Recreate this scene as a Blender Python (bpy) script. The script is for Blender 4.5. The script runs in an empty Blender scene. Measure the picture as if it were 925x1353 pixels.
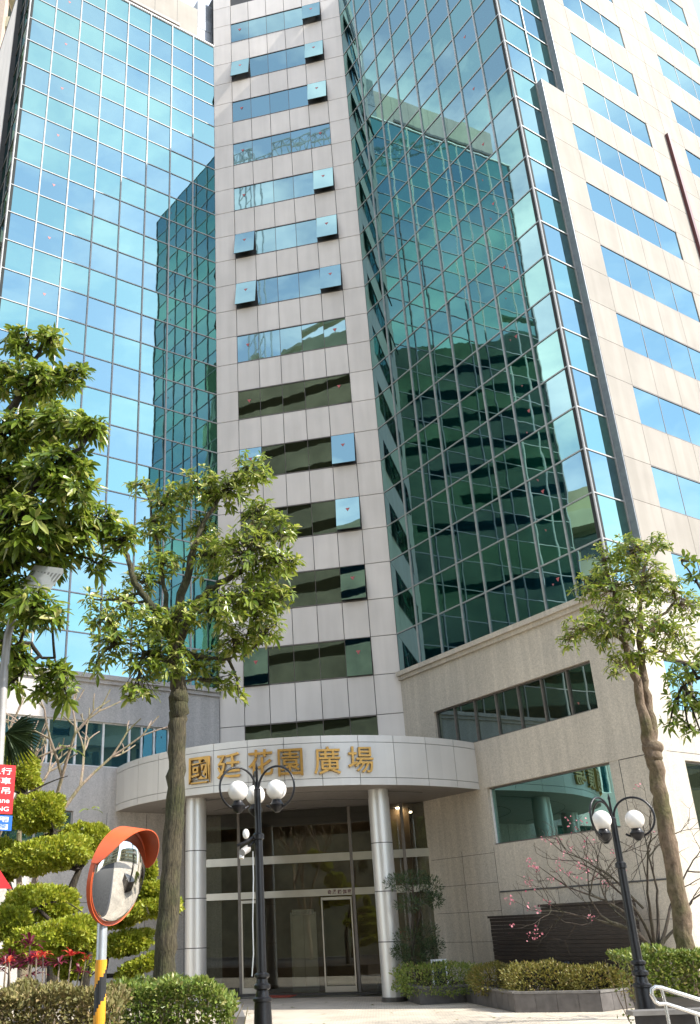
import bpy, math, random
import numpy as np
from mathutils import Vector
random.seed(7)
rng = np.random.default_rng(11)
scene = bpy.context.scene
COL = scene.collection
RAD = math.radians

# ------------------------------------------------------------------ camera
EYE = 1.9
FPX, PX, PY = 1214.43, 356.56, 679.69          # focal length and principal point in photo pixels (925 x 1353)
PITCH, ROLL = 0.427245, -0.0346767
cp, sp = math.cos(PITCH), math.sin(PITCH)
FWD = np.array([0, cp, sp]); UP0 = np.array([0, -sp, cp]); RT0 = np.array([1.0, 0, 0])
c_, s_ = math.cos(ROLL), math.sin(ROLL)
RT = c_ * RT0 + s_ * UP0; UP = -s_ * RT0 + c_ * UP0
ORG = np.array([0, 0, EYE])
cam = bpy.data.cameras.new('camera')
camo = bpy.data.objects.new('camera', cam); COL.objects.link(camo)
cam.sensor_fit = 'VERTICAL'; cam.sensor_height = 24.0
cam.lens = FPX / 1353 * 24.0
cam.shift_x = (462.5 - PX) / 1353; cam.shift_y = (PY - 676.5) / 1353
cam.clip_start = 0.1; cam.clip_end = 2000
from mathutils import Matrix
M4 = Matrix(((RT[0], UP[0], -FWD[0], 0), (RT[1], UP[1], -FWD[1], 0), (RT[2], UP[2], -FWD[2], EYE), (0, 0, 0, 1)))
camo.matrix_world = M4
scene.camera = camo

# ------------------------------------------------------------------ sky, sun, exposure
SUN_AZ, SUN_EL = -20.5, 41.0                   # degrees, counted from +X towards +Y
SKY_STRENGTH, SUN_STRENGTH, EXPOSURE = 0.15, 3.1, 1.45
world = bpy.data.worlds.new('World'); scene.world = world
world.use_nodes = True
nt = world.node_tree; nt.nodes.clear()
def wn(t, **k):
    n = nt.nodes.new(t)
    for a, b in k.items(): setattr(n, a, b)
    return n
sky = wn('ShaderNodeTexSky'); sky.sky_type = 'NISHITA'; sky.sun_disc = False
sky.sun_elevation = RAD(SUN_EL); sky.sun_rotation = RAD(90 - SUN_AZ)
sky.air_density = 1.0; sky.dust_density = 0.15; sky.ozone_density = 1.5
tc = wn('ShaderNodeTexCoord')
mp = wn('ShaderNodeMapping'); mp.inputs['Scale'].default_value = (1.6, 1.6, 3.2)
nz = wn('ShaderNodeTexNoise'); nz.inputs['Scale'].default_value = 2.3; nz.inputs['Detail'].default_value = 9; nz.inputs['Roughness'].default_value = 0.58; nz.inputs['Distortion'].default_value = 0.3
cr = wn('ShaderNodeValToRGB'); cr.color_ramp.elements[0].position = 0.46; cr.color_ramp.elements[0].color = (0.16, 0.16, 0.16, 1); cr.color_ramp.elements[1].position = 0.72
cr.color_ramp.elements[1].color = (0.8, 0.8, 0.8, 1)
mx = wn('ShaderNodeMix', data_type='RGBA'); mx.inputs[7].default_value = (8.2, 8.0, 7.7, 1)
bg = wn('ShaderNodeBackground'); bg.inputs['Strength'].default_value = SKY_STRENGTH
ow = wn('ShaderNodeOutputWorld')
L = nt.links.new
L(tc.outputs['Generated'], mp.inputs['Vector']); L(mp.outputs[0], nz.inputs['Vector']); L(nz.outputs['Fac'], cr.inputs['Fac'])
L(cr.outputs['Color'], mx.inputs[0]); L(sky.outputs[0], mx.inputs[6]); L(mx.outputs[2], bg.inputs['Color']); L(bg.outputs[0], ow.inputs['Surface'])
sun = bpy.data.lights.new('sun', 'SUN'); sun.energy = SUN_STRENGTH; sun.angle = RAD(0.53); sun.color = (1.0, 0.955, 0.88)
suno = bpy.data.objects.new('sun', sun); COL.objects.link(suno)
sdir = Vector((math.cos(RAD(SUN_EL)) * math.cos(RAD(SUN_AZ)), math.cos(RAD(SUN_EL)) * math.sin(RAD(SUN_AZ)), math.sin(RAD(SUN_EL))))
suno.rotation_euler = sdir.to_track_quat('Z', 'Y').to_euler(); suno.location = (30, -10, 60)
scene.render.engine = 'CYCLES'
vs = scene.view_settings
vs.view_transform = 'Standard'; vs.look = 'None'; vs.exposure = EXPOSURE; vs.gamma = 1; vs.use_curve_mapping = False
scene.cycles.max_bounces = 8; scene.cycles.glossy_bounces = 5; scene.cycles.transparent_max_bounces = 12
scene.cycles.caustics_reflective = False; scene.cycles.caustics_refractive = False
scene.cycles.use_denoising = True
scene.cycles.sample_clamp_indirect = 6

# ------------------------------------------------------------------ geometry helpers
def ray(x, y): return FWD * FPX + RT * (x - PX) - UP * (y - PY)
def at(x, y, Y):                               # the point at forward distance Y that the photo shows at pixel x, y
    d = ray(x, y); return ORG + d * (Y / d[1])
def onz(x, y, z):
    d = ray(x, y); return ORG + d * ((z - EYE) / d[2])
def unit(v): v = np.asarray(v, float); return v / np.linalg.norm(v)

class MB:
    def __init__(s): s.v = []; s.f = []; s.m = []; s.mats = []
    def mi(s, m):
        if m not in s.mats: s.mats.append(m)
        return s.mats.index(m)
    def face(s, pts, m):
        b = len(s.v); s.v += [tuple(map(float, p)) for p in pts]; s.f.append(tuple(range(b, b + len(pts)))); s.m.append(s.mi(m))
    def hexa(s, p, m):                          # p: 4 bottom + 4 top, counter-clockwise seen from above
        b = len(s.v); s.v += [tuple(map(float, q)) for q in p]; i = s.mi(m)
        for f in ((3, 2, 1, 0), (4, 5, 6, 7), (0, 1, 5, 4), (1, 2, 6, 5), (2, 3, 7, 6), (3, 0, 4, 7)):
            s.f.append(tuple(b + k for k in f)); s.m.append(i)
    def box(s, c, size, m, rz=0.0):
        x, y, z = c; a, b, h = size[0] / 2, size[1] / 2, size[2] / 2; C, S = math.cos(rz), math.sin(rz)
        q = [(x + C * u - S * w, y + S * u + C * w) for u, w in ((-a, -b), (a, -b), (a, b), (-a, b))]
        s.hexa([(*k, z - h) for k in q] + [(*k, z + h) for k in q], m)
    def prism(s, poly, z0, z1, m, bottom=None):
        n = len(poly)
        if sum(poly[i][0] * poly[(i + 1) % n][1] - poly[(i + 1) % n][0] * poly[i][1] for i in range(n)) < 0: poly = poly[::-1]
        b = len(s.v); s.v += [(float(p[0]), float(p[1]), z0) for p in poly] + [(float(p[0]), float(p[1]), z1) for p in poly]; i = s.mi(m)
        s.f.append(tuple(b + k for k in range(n - 1, -1, -1))); s.m.append(i if bottom is None else s.mi(bottom))
        s.f.append(tuple(b + n + k for k in range(n))); s.m.append(i)
        for k in range(n):
            j = (k + 1) % n; s.f.append((b + k, b + j, b + n + j, b + n + k)); s.m.append(i)
    def tube(s, pts, r, m, sides=8, caps=True):
        pts = [np.asarray(p, float) for p in pts]; n = len(pts)
        if np.isscalar(r): r = [r] * n
        b = len(s.v); i = s.mi(m); ref = np.array([0.13, 0.31, 0.94])
        pu = None
        for k, p in enumerate(pts):
            t = unit(pts[min(k + 1, n - 1)] - pts[max(k - 1, 0)] + 1e-9)
            if pu is None:
                if abs(t @ ref) > 0.95: ref = np.array([1.0, 0.1, 0.0])
                pu = unit(np.cross(t, ref))
            pu = unit(pu - t * (pu @ t)); w = np.cross(t, pu)
            for j in range(sides):
                a = 2 * math.pi * j / sides; s.v.append(tuple(p + r[k] * (pu * math.cos(a) + w * math.sin(a))))
        for k in range(n - 1):
            for j in range(sides):
                j2 = (j + 1) % sides; s.f.append((b + k * sides + j, b + k * sides + j2, b + (k + 1) * sides + j2, b + (k + 1) * sides + j)); s.m.append(i)
        if caps:
            s.f.append(tuple(b + j for j in range(sides - 1, -1, -1))); s.m.append(i)
            s.f.append(tuple(b + (n - 1) * sides + j for j in range(sides))); s.m.append(i)
    def lathe(s, c, prof, m, sides=20):         # prof: (radius, z) from bottom to top
        s.tube_profile(c, prof, m, sides)
    def tube_profile(s, c, prof, m, sides):
        b = len(s.v); i = s.mi(m); n = len(prof)
        for r, z in prof:
            for j in range(sides):
                a = 2 * math.pi * j / sides; s.v.append((c[0] + r * math.cos(a), c[1] + r * math.sin(a), c[2] + z))
        for k in range(n - 1):
            for j in range(sides):
                j2 = (j + 1) % sides; s.f.append((b + k * sides + j, b + k * sides + j2, b + (k + 1) * sides + j2, b + (k + 1) * sides + j)); s.m.append(i)
        s.f.append(tuple(b + j for j in range(sides - 1, -1, -1))); s.m.append(i)
        s.f.append(tuple(b + (n - 1) * sides + j for j in range(sides))); s.m.append(i)
    def sphere(s, c, r, m, nu=20, nv=12, sc=(1, 1, 1)):
        prof = [(r * math.sin(math.pi * k / nv) + 1e-4, -r * math.cos(math.pi * k / nv)) for k in range(nv + 1)]
        b = len(s.v); s.tube_profile((0, 0, 0), prof, m, nu)
        for k in range(b, len(s.v)): v = s.v[k]; s.v[k] = (c[0] + v[0] * sc[0], c[1] + v[1] * sc[1], c[2] + v[2] * sc[2])
    def arrays(s, V, F, m):                     # numpy vertices and faces of one size
        b = len(s.v); s.v += [tuple(r) for r in V.tolist()]; i = s.mi(m)
        s.f += [tuple(b + k for k in r) for r in F.tolist()]; s.m += [i] * len(F)
    def build(s, name, parent=None, smooth=None, kind=None, label=None):
        off = np.array(parent['_o']) if parent is not None and '_o' in parent else np.zeros(3)
        me = bpy.data.meshes.new(name)
        me.from_pydata([(x - off[0], y - off[1], z - off[2]) for x, y, z in s.v], [], s.f)
        for m in s.mats: me.materials.append(MAT[m])
        me.polygons.foreach_set('material_index', s.m)
        if smooth is not None:
            me.polygons.foreach_set('use_smooth', [True] * len(s.f)); me.set_sharp_from_angle(angle=RAD(smooth))
        me.update()
        o = bpy.data.objects.new(name, me); COL.objects.link(o)
        if parent is not None:
            o.parent = parent
            if '_o' in parent: o['_o'] = parent['_o']
        if kind: o['kind'] = kind
        if label: o['label'] = label
        return o
def thing(name, label, cat, loc=(0, 0, 0), group=None):
    o = bpy.data.objects.new(name, None); COL.objects.link(o); o.empty_display_size = 0.2
    o.location = tuple(map(float, loc)); o['_o'] = list(map(float, loc)); o['label'] = label; o['category'] = cat
    if group: o['group'] = group
    return o
def tag(o, label, cat, group=None):
    o['label'] = label; o['category'] = cat
    if group: o['group'] = group
    return o

class Face:                                     # a vertical building face: origin, direction along it, outward normal
    def __init__(s, o, az): s.o = np.array([o[0], o[1], 0.0]); s.az = az; s.u = np.array([math.cos(az), math.sin(az), 0]); s.n = np.array([math.sin(az), -math.cos(az), 0])
    def P(s, t, z, off=0.0): return s.o + s.u * t + s.n * off + np.array([0, 0, z])
    def px(s, x, y, off=0.0):                   # (t, z) where the photo's pixel meets this face
        d = ray(x, y); p0 = s.o + s.n * off; k = ((p0 - ORG) @ s.n) / (d @ s.n); v = ORG + d * k
        return (v - p0) @ s.u, v[2]
def fbox(mb, F, t0, t1, z0, z1, o0, o1, m):     # a box on a face, between outward offsets o0 < o1
    a = [F.P(t0, z0, o1), F.P(t1, z0, o1), F.P(t1, z0, o0), F.P(t0, z0, o0)]
    mb.hexa(a + [p + np.array([0, 0, z1 - z0]) for p in a], m)
def fquad(mb, F, t0, t1, z0, z1, off, m): mb.face([F.P(t0, z0, off), F.P(t1, z0, off), F.P(t1, z1, off), F.P(t0, z1, off)], m)
def wall_open(mb, F, t0, t1, z0, z1, off, ops, depth, m):
    ts = sorted({t0, t1, *[o[0] for o in ops], *[o[1] for o in ops]}); zs = sorted({z0, z1, *[o[2] for o in ops], *[o[3] for o in ops]})
    for a, b in zip(ts, ts[1:]):
        for c, d in zip(zs, zs[1:]):
            tm, zm = (a + b) / 2, (c + d) / 2
            if any(o[0] < tm < o[1] and o[2] < zm < o[3] for o in ops): continue
            fbox(mb, F, a, b, c, d, off - depth, off, m)
def pane(mb, F, t0, t1, z0, z1, off, m, amp=0.002):
    # one pane of glass, each set a hair out of true as real panes are
    tm, zm = (t0 + t1) / 2, (z0 + z1) / 2; a, b = random.gauss(0, amp), random.gauss(0, amp)
    mb.face([F.P(t, z, off + a * (t - tm) + b * (z - zm)) for t, z in ((t0, z0), (t1, z0), (t1, z1), (t0, z1))], m)

# ------------------------------------------------------------------ materials
MAT = {}
def mat(name):
    m = bpy.data.materials.new(name); m.use_nodes = True; MAT[name] = m
    return m, m.node_tree, m.node_tree.nodes['Principled BSDF'], m.node_tree.links.new
def node(t, kind, **k):
    n = t.nodes.new(kind)
    for a, b in k.items(): setattr(n, a, b)
    return n
def ramp(t, src, stops):
    r = node(t, 'ShaderNodeValToRGB'); e = r.color_ramp.elements
    while len(e) < len(stops): e.new(0.5)
    for k, (p, c) in enumerate(stops): e[k].position = p; e[k].color = (*c, 1)
    t.links.new(src, r.inputs['Fac']); return r.outputs['Color']
def plain(name, col, rough=0.5, metal=0.0, var=0.12, scale=6.0, bump=0.0, bscale=60.0, spec=0.5, island=0.0, streak=0.0):
    m, t, b, L = mat(name)
    co = node(t, 'ShaderNodeTexCoord')
    n = node(t, 'ShaderNodeTexNoise'); n.inputs['Scale'].default_value = scale; n.inputs['Detail'].default_value = 6
    L(co.outputs['Object'], n.inputs['Vector'])
    c = ramp(t, n.outputs['Fac'], [(0.3, [x * (1 - var) for x in col]), (0.7, [min(1, x * (1 + var)) for x in col])])
    if island:
        g = node(t, 'ShaderNodeNewGeometry'); h = node(t, 'ShaderNodeHueSaturation')
        mr = node(t, 'ShaderNodeMapRange'); mr.inputs['To Min'].default_value = 1 - island; mr.inputs['To Max'].default_value = 1 + island
        L(g.outputs['Random Per Island'], mr.inputs['Value']); L(mr.outputs[0], h.inputs['Value']); L(c, h.inputs['Color']); c = h.outputs['Color']
    if streak:      # rain streaks and dust held in the surface
        mp = node(t, 'ShaderNodeMapping'); mp.inputs['Scale'].default_value = (1.1, 1.1, 0.09); L(co.outputs['Object'], mp.inputs['Vector'])
        st = node(t, 'ShaderNodeTexNoise'); st.inputs['Scale'].default_value = 2.2; st.inputs['Detail'].default_value = 5; L(mp.outputs[0], st.inputs['Vector'])
        c4 = ramp(t, st.outputs['Fac'], [(0.40, (1 - streak, 1 - streak, 1 - streak * 1.1)), (0.60, (1.02, 1.02, 1.02))])
        e = node(t, 'ShaderNodeMix', data_type='RGBA', blend_type='MULTIPLY'); e.inputs[0].default_value = 1; L(c, e.inputs[6]); L(c4, e.inputs[7]); c = e.outputs[2]
    L(c, b.inputs['Base Color']); b.inputs['Roughness'].default_value = rough; b.inputs['Metallic'].default_value = metal; b.inputs['Specular IOR Level'].default_value = spec
    if bump:
        n2 = node(t, 'ShaderNodeTexNoise'); n2.inputs['Scale'].default_value = bscale; n2.inputs['Detail'].default_value = 4
        L(co.outputs['Object'], n2.inputs['Vector'])
        bp = node(t, 'ShaderNodeBump'); bp.inputs['Strength'].default_value = bump; bp.inputs['Distance'].default_value = 0.02
        L(n2.outputs['Fac'], bp.inputs['Height']); L(bp.outputs['Normal'], b.inputs['Normal'])
    return m
def granite(name, col, rough=0.55):
    m, t, b, L = mat(name)
    co = node(t, 'ShaderNodeTexCoord')
    v = node(t, 'ShaderNodeTexVoronoi'); v.inputs['Scale'].default_value = 55; L(co.outputs['Object'], v.inputs['Vector'])
    n = node(t, 'ShaderNodeTexNoise'); n.inputs['Scale'].default_value = 14; n.inputs['Detail'].default_value = 8; n.inputs['Roughness'].default_value = 0.75; L(co.outputs['Object'], n.inputs['Vector'])
    big = node(t, 'ShaderNodeTexNoise'); big.inputs['Scale'].default_value = 0.5; big.inputs['Detail'].default_value = 5; L(co.outputs['Object'], big.inputs['Vector'])
    sp_ = node(t, 'ShaderNodeSeparateColor'); L(v.outputs['Color'], sp_.inputs[0])
    c1 = ramp(t, sp_.outputs[0], [(0.0, [x * 0.82 for x in col]), (0.5, col), (1.0, [x * 1.14 for x in col])])
    c2 = ramp(t, n.outputs['Fac'], [(0.32, (0.84, 0.84, 0.83)), (0.6, (1.06, 1.06, 1.06))])
    c3 = ramp(t, big.outputs['Fac'], [(0.3, (0.88, 0.88, 0.89)), (0.7, (1.06, 1.05, 1.04))])
    a = node(t, 'ShaderNodeMix', data_type='RGBA', blend_type='MULTIPLY'); a.inputs[0].default_value = 1; L(c1, a.inputs[6]); L(c2, a.inputs[7])
    d = node(t, 'ShaderNodeMix', data_type='RGBA', blend_type='MULTIPLY'); d.inputs[0].default_value = 1; L(a.outputs[2], d.inputs[6]); L(c3, d.inputs[7])
    # faint streaks of rain water down the stone
    mp = node(t, 'ShaderNodeMapping'); mp.inputs['Scale'].default_value = (2.2, 2.2, 0.12); L(co.outputs['Object'], mp.inputs['Vector'])
    st = node(t, 'ShaderNodeTexNoise'); st.inputs['Scale'].default_value = 2.0; st.inputs['Detail'].default_value = 4; L(mp.outputs[0], st.inputs['Vector'])
    c4 = ramp(t, st.outputs['Fac'], [(0.42, (0.9, 0.9, 0.9)), (0.62, (1.03, 1.03, 1.03))])
    e = node(t, 'ShaderNodeMix', data_type='RGBA', blend_type='MULTIPLY'); e.inputs[0].default_value = 1; L(d.outputs[2], e.inputs[6]); L(c4, e.inputs[7])
    L(e.outputs[2], b.inputs['Base Color']); b.inputs['Roughness'].default_value = rough
    return m
def mirror_glass(name, tint, base, fac, wave=0.0015):
    m, t, b, L = mat(name); t.nodes.remove(b); out = t.nodes['Material Output']
    co = node(t, 'ShaderNodeTexCoord'); n = node(t, 'ShaderNodeTexNoise'); n.inputs['Scale'].default_value = 1.1; n.inputs['Detail'].default_value = 1.5; L(co.outputs['Object'], n.inputs['Vector'])
    bp = node(t, 'ShaderNodeBump'); bp.inputs['Strength'].default_value = 1.0; bp.inputs['Distance'].default_value = wave; L(n.outputs['Fac'], bp.inputs['Height'])
    g = node(t, 'ShaderNodeBsdfGlossy'); g.inputs['Color'].default_value = (*tint, 1); g.inputs['Roughness'].default_value = 0.012; L(bp.outputs[0], g.inputs['Normal'])
    geo = node(t, 'ShaderNodeNewGeometry'); h = node(t, 'ShaderNodeHueSaturation'); h.inputs['Color'].default_value = (*tint, 1)
    mr = node(t, 'ShaderNodeMapRange'); mr.inputs['To Min'].default_value = 0.92; mr.inputs['To Max'].default_value = 1.06; L(geo.outputs['Random Per Island'], mr.inputs['Value']); L(mr.outputs[0], h.inputs['Value']); L(h.outputs[0], g.inputs['Color'])
    d = node(t, 'ShaderNodeBsdfDiffuse'); d.inputs['Color'].default_value = (*base, 1)
    lw = node(t, 'ShaderNodeLayerWeight'); lw.inputs['Blend'].default_value = 0.35
    mr2 = node(t, 'ShaderNodeMapRange'); mr2.inputs['To Min'].default_value = fac; mr2.inputs['To Max'].default_value = min(1, fac + 0.2); L(lw.outputs['Facing'], mr2.inputs['Value'])
    mx = node(t, 'ShaderNodeMixShader'); L(mr2.outputs[0], mx.inputs[0]); L(d.outputs[0], mx.inputs[1]); L(g.outputs[0], mx.inputs[2]); L(mx.outputs[0], out.inputs['Surface'])
    return m
def clear_glass(name, tint, refl):
    m, t, b, L = mat(name); t.nodes.remove(b); out = t.nodes['Material Output']
    tr = node(t, 'ShaderNodeBsdfTransparent'); tr.inputs['Color'].default_value = (*tint, 1)
    g = node(t, 'ShaderNodeBsdfGlossy'); g.inputs['Roughness'].default_value = 0.01; g.inputs['Color'].default_value = (0.9, 0.95, 0.93, 1)
    fr = node(t, 'ShaderNodeFresnel'); fr.inputs['IOR'].default_value = 1.5
    ad = node(t, 'ShaderNodeMath', operation='ADD'); ad.use_clamp = True; ad.inputs[1].default_value = refl; L(fr.outputs[0], ad.inputs[0])
    mx = node(t, 'ShaderNodeMixShader'); L(ad.outputs[0], mx.inputs[0]); L(tr.outputs[0], mx.inputs[1]); L(g.outputs[0], mx.inputs[2]); L(mx.outputs[0], out.inputs['Surface'])
    return m
def leafmat(name, c0, c1, rough=0.42, trans=0.28, dry_glint=None):
    m, t, b, L = mat(name); out = t.nodes['Material Output']
    g = node(t, 'ShaderNodeNewGeometry'); stops = [(0.0, c0), (0.4, [(p * .55 + q * .45) for p, q in zip(c0, c1)]), (0.82, c1), (1.0, dry_glint or c1)]  # top stop: painted highlights on the broad leaves, dry tone on other plants
    c = ramp(t, g.outputs['Random Per Island'], stops)
    L(c, b.inputs['Base Color']); b.inputs['Roughness'].default_value = rough; b.inputs['Specular IOR Level'].default_value = 0.45
    tl = node(t, 'ShaderNodeBsdfTranslucent'); hs = node(t, 'ShaderNodeHueSaturation'); hs.inputs['Value'].default_value = 1.5; hs.inputs['Hue'].default_value = 0.48; L(c, hs.inputs['Color']); L(hs.outputs[0], tl.inputs['Color'])
    mx = node(t, 'ShaderNodeMixShader'); mx.inputs[0].default_value = trans; L(b.outputs[0], mx.inputs[1]); L(tl.outputs[0], mx.inputs[2]); L(mx.outputs[0], out.inputs['Surface'])
    return m
def bark(name, c0, c1, sc=(9, 9, 1.6)):
    m, t, b, L = mat(name)
    co = node(t, 'ShaderNodeTexCoord'); mp = node(t, 'ShaderNodeMapping'); mp.inputs['Scale'].default_value = sc; L(co.outputs['Object'], mp.inputs['Vector'])
    n = node(t, 'ShaderNodeTexNoise'); n.inputs['Scale'].default_value = 3; n.inputs['Detail'].default_value = 8; n.inputs['Roughness'].default_value = 0.7; L(mp.outputs[0], n.inputs['Vector'])
    c = ramp(t, n.outputs['Fac'], [(0.35, c0), (0.62, c1)])
    n2 = node(t, 'ShaderNodeTexNoise'); n2.inputs['Scale'].default_value = 2.3; n2.inputs['Detail'].default_value = 5; L(co.outputs['Object'], n2.inputs['Vector'])
    c2 = ramp(t, n2.outputs['Fac'], [(0.42, (1, 1, 1)), (0.62, (0.55, 0.72, 0.38))])
    a = node(t, 'ShaderNodeMix', data_type='RGBA', blend_type='MULTIPLY'); a.inputs[0].default_value = 0.8; L(c, a.inputs[6]); L(c2, a.inputs[7])
    L(a.outputs[2], b.inputs['Base Color']); b.inputs['Roughness'].default_value = 0.9
    bp = node(t, 'ShaderNodeBump'); bp.inputs['Strength'].default_value = 1.0; bp.inputs['Distance'].default_value = 0.06; L(n.outputs['Fac'], bp.inputs['Height']); L(bp.outputs[0], b.inputs['Normal'])
    return m
def emit(name, col, st):
    m, t, b, L = mat(name); b.inputs['Base Color'].default_value = (*col, 1); b.inputs['Emission Color'].default_value = (*col, 1); b.inputs['Emission Strength'].default_value = st
def pavers(name):
    m, t, b, L = mat(name)
    co = node(t, 'ShaderNodeTexCoord'); mp = node(t, 'ShaderNodeMapping'); mp.inputs['Rotation'].default_value = (0, 0, RAD(-13)); L(co.outputs['Object'], mp.inputs['Vector'])
    br = node(t, 'ShaderNodeTexBrick'); br.inputs['Scale'].default_value = 1.0; br.inputs['Brick Width'].default_value = 0.22; br.inputs['Row Height'].default_value = 0.11; br.inputs['Mortar Size'].default_value = 0.008
    br.inputs['Color1'].default_value = (0.66, 0.58, 0.46, 1); br.inputs['Color2'].default_value = (0.55, 0.48, 0.385, 1); br.inputs['Mortar'].default_value = (0.26, 0.23, 0.2, 1); L(mp.outputs[0], br.inputs['Vector'])
    n = node(t, 'ShaderNodeTexNoise'); n.inputs['Scale'].default_value = 0.7; n.inputs['Detail'].default_value = 7; L(co.outputs['Object'], n.inputs['Vector'])
    c = ramp(t, n.outputs['Fac'], [(0.35, (0.78, 0.78, 0.78)), (0.65, (1.1, 1.1, 1.1))])
    a = node(t, 'ShaderNodeMix', data_type='RGBA', blend_type='MULTIPLY'); a.inputs[0].default_value = 1; L(br.outputs['Color'], a.inputs[6]); L(c, a.inputs[7])
    L(a.outputs[2], b.inputs['Base Color']); b.inputs['Roughness'].default_value = 0.75
    bp = node(t, 'ShaderNodeBump'); bp.inputs['Strength'].default_value = 0.5; bp.inputs['Distance'].default_value = 0.01; bp.invert = True; L(br.outputs['Fac'], bp.inputs['Height']); L(bp.outputs[0], b.inputs['Normal'])

mirror_glass('vision_glass', (0.265, 0.415, 0.43), (0.008, 0.05, 0.065), 0.80)
mirror_glass('spandrel_glass', (0.27, 0.46, 0.425), (0.006, 0.06, 0.045), 0.80)
mirror_glass('dark_glass', (0.34, 0.44, 0.44), (0.035, 0.04, 0.02), 0.55)
mirror_glass('base_glass', (0.22, 0.40, 0.46), (0.012, 0.06, 0.085), 0.55)
mirror_glass('sash_glass', (0.30, 0.47, 0.47), (0.012, 0.05, 0.07), 0.85)
clear_glass('clear_glass', (0.60, 0.60, 0.54), 0.06)
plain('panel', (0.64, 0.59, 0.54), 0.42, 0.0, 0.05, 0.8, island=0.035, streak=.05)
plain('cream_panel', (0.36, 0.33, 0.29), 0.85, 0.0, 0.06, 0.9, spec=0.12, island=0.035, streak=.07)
plain('joint', (0.07, 0.07, 0.07), 0.8)
plain('joint_pale', (0.13, 0.12, 0.11), 0.8)
granite('granite_grey', (0.50, 0.475, 0.45)); granite('granite_tan', (0.54, 0.485, 0.40)); granite('granite_dark', (0.07, 0.065, 0.06), 0.3)
plain('aluminium', (0.37, 0.37, 0.365), 0.5, 0.0, 0.05); plain('grey_aluminium', (0.36, 0.37, 0.36), 0.4, 0.3); plain('bronze_aluminium', (0.17, 0.15, 0.135), 0.4, 0.5)
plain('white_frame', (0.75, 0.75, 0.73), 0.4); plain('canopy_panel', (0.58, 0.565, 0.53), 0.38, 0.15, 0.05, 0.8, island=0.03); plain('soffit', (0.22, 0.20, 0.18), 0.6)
plain('steel', (0.55, 0.52, 0.47), 0.28, 0.9, 0.08, 2.0); plain('column_metal', (0.60, 0.59, 0.57), 0.38, 0.55, 0.05, 1.0)
plain('dark_core', (0.03, 0.035, 0.035), 0.9); plain('black_iron', (0.012, 0.012, 0.014), 0.32, 0.2, 0.3, 30, 0.15, 90)
plain('gold', (0.46, 0.26, 0.065), 0.35, 0.55, 0.15, 5.0); plain('opal', (0.86, 0.82, 0.76), 0.25, 0.0, 0.02)
plain('lobby_wall', (0.24, 0.165, 0.105), 0.35, 0.0, 0.35, 1.5); plain('lobby_floor', (0.2, 0.17, 0.14), 0.2); plain('red_mat', (0.42, 0.08, 0.05), 0.9, bump=0.4, bscale=200)
plain('louver', (0.30, 0.32, 0.34), 0.5, 0.4); plain('maroon', (0.10, 0.025, 0.028), 0.5); plain('marker_red', (0.42, 0.10, 0.10), 0.5)
plain('brown_slate', (0.018, 0.011, 0.008), 0.45, 0.0, 0.35, 4, 0.4, 12); plain('planter_stone', (0.115, 0.105, 0.10), 0.45, 0.0, 0.25, 5); plain('planter_cap', (0.17, 0.16, 0.15), 0.5, 0.0, 0.2, 6)
plain('soil', (0.055, 0.04, 0.028), 0.95, 0.0, 0.4, 8, 0.6, 25); plain('concrete', (0.36, 0.34, 0.31), 0.85, 0.0, 0.15, 2, 0.2, 30)
plain('orange_plastic', (0.72, 0.12, 0.035), 0.4, 0.0, 0.08); plain('zinc', (0.42, 0.43, 0.43), 0.4, 0.5); plain('hazard_yellow', (0.85, 0.36, 0.02), 0.5); plain('hazard_black', (0.02, 0.02, 0.02), 0.5)
plain('sign_red', (0.62, 0.015, 0.02), 0.4, var=0.04); plain('sign_blue', (0.015, 0.13, 0.55), 0.4, var=0.04); plain('sign_white', (0.82, 0.82, 0.8), 0.4, var=0.02); plain('sign_black', (0.02, 0.02, 0.02), 0.5)
plain('stainless', (0.62, 0.61, 0.59), 0.25, 0.85); plain('lamp_grey', (0.40, 0.38, 0.36), 0.45, 0.2); plain('lamp_shell', (0.75, 0.74, 0.72), 0.4)
plain('old_wall', (0.30, 0.275, 0.17), 0.85, 0.0, 0.3, 0.4); plain('old_band', (0.36, 0.34, 0.24), 0.8, 0.0, 0.2, 0.5); plain('old_brown', (0.38, 0.30, 0.24), 0.8)
mirror_glass('old_glass', (0.6, 0.7, 0.7), (0.03, 0.04, 0.04), 0.25)
m, t, b, Lk = mat('convex_mirror'); b.inputs['Metallic'].default_value = 1; b.inputs['Roughness'].default_value = 0.03; b.inputs['Base Color'].default_value = (0.72, 0.72, 0.70, 1)
emit('downlight', (1.0, 0.85, 0.6), 18)
leafmat('leaf_broad', (0.07, 0.13, 0.012), (0.27, 0.34, 0.045), 0.3, 0.4, (0.55, 0.52, 0.2))  # pale last colour paints glossy leaf highlights
leafmat('leaf_broad_dark', (0.055, 0.11, 0.012), (0.24, 0.32, 0.04), 0.32, 0.4, (0.48, 0.46, 0.17))
leafmat('leaf_topiary', (0.19, 0.25, 0.02), (0.37, 0.40, 0.035), 0.5, 0.3, (0.48, 0.45, 0.07))
leafmat('leaf_hedge', (0.09, 0.15, 0.025), (0.24, 0.30, 0.06), 0.4, 0.28, (0.36, 0.32, 0.12))
leafmat('leaf_olive', (0.13, 0.13, 0.02), (0.24, 0.22, 0.05), 0.5, 0.22, (0.27, 0.19, 0.07))
leafmat('leaf_pine', (0.022, 0.045, 0.016), (0.05, 0.08, 0.025), 0.5, 0.15)
leafmat('leaf_crimson', (0.08, 0.008, 0.02), (0.22, 0.02, 0.04), 0.4, 0.25)
leafmat('bract', (0.42, 0.03, 0.015), (0.55, 0.09, 0.03), 0.5, 0.3)
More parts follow.
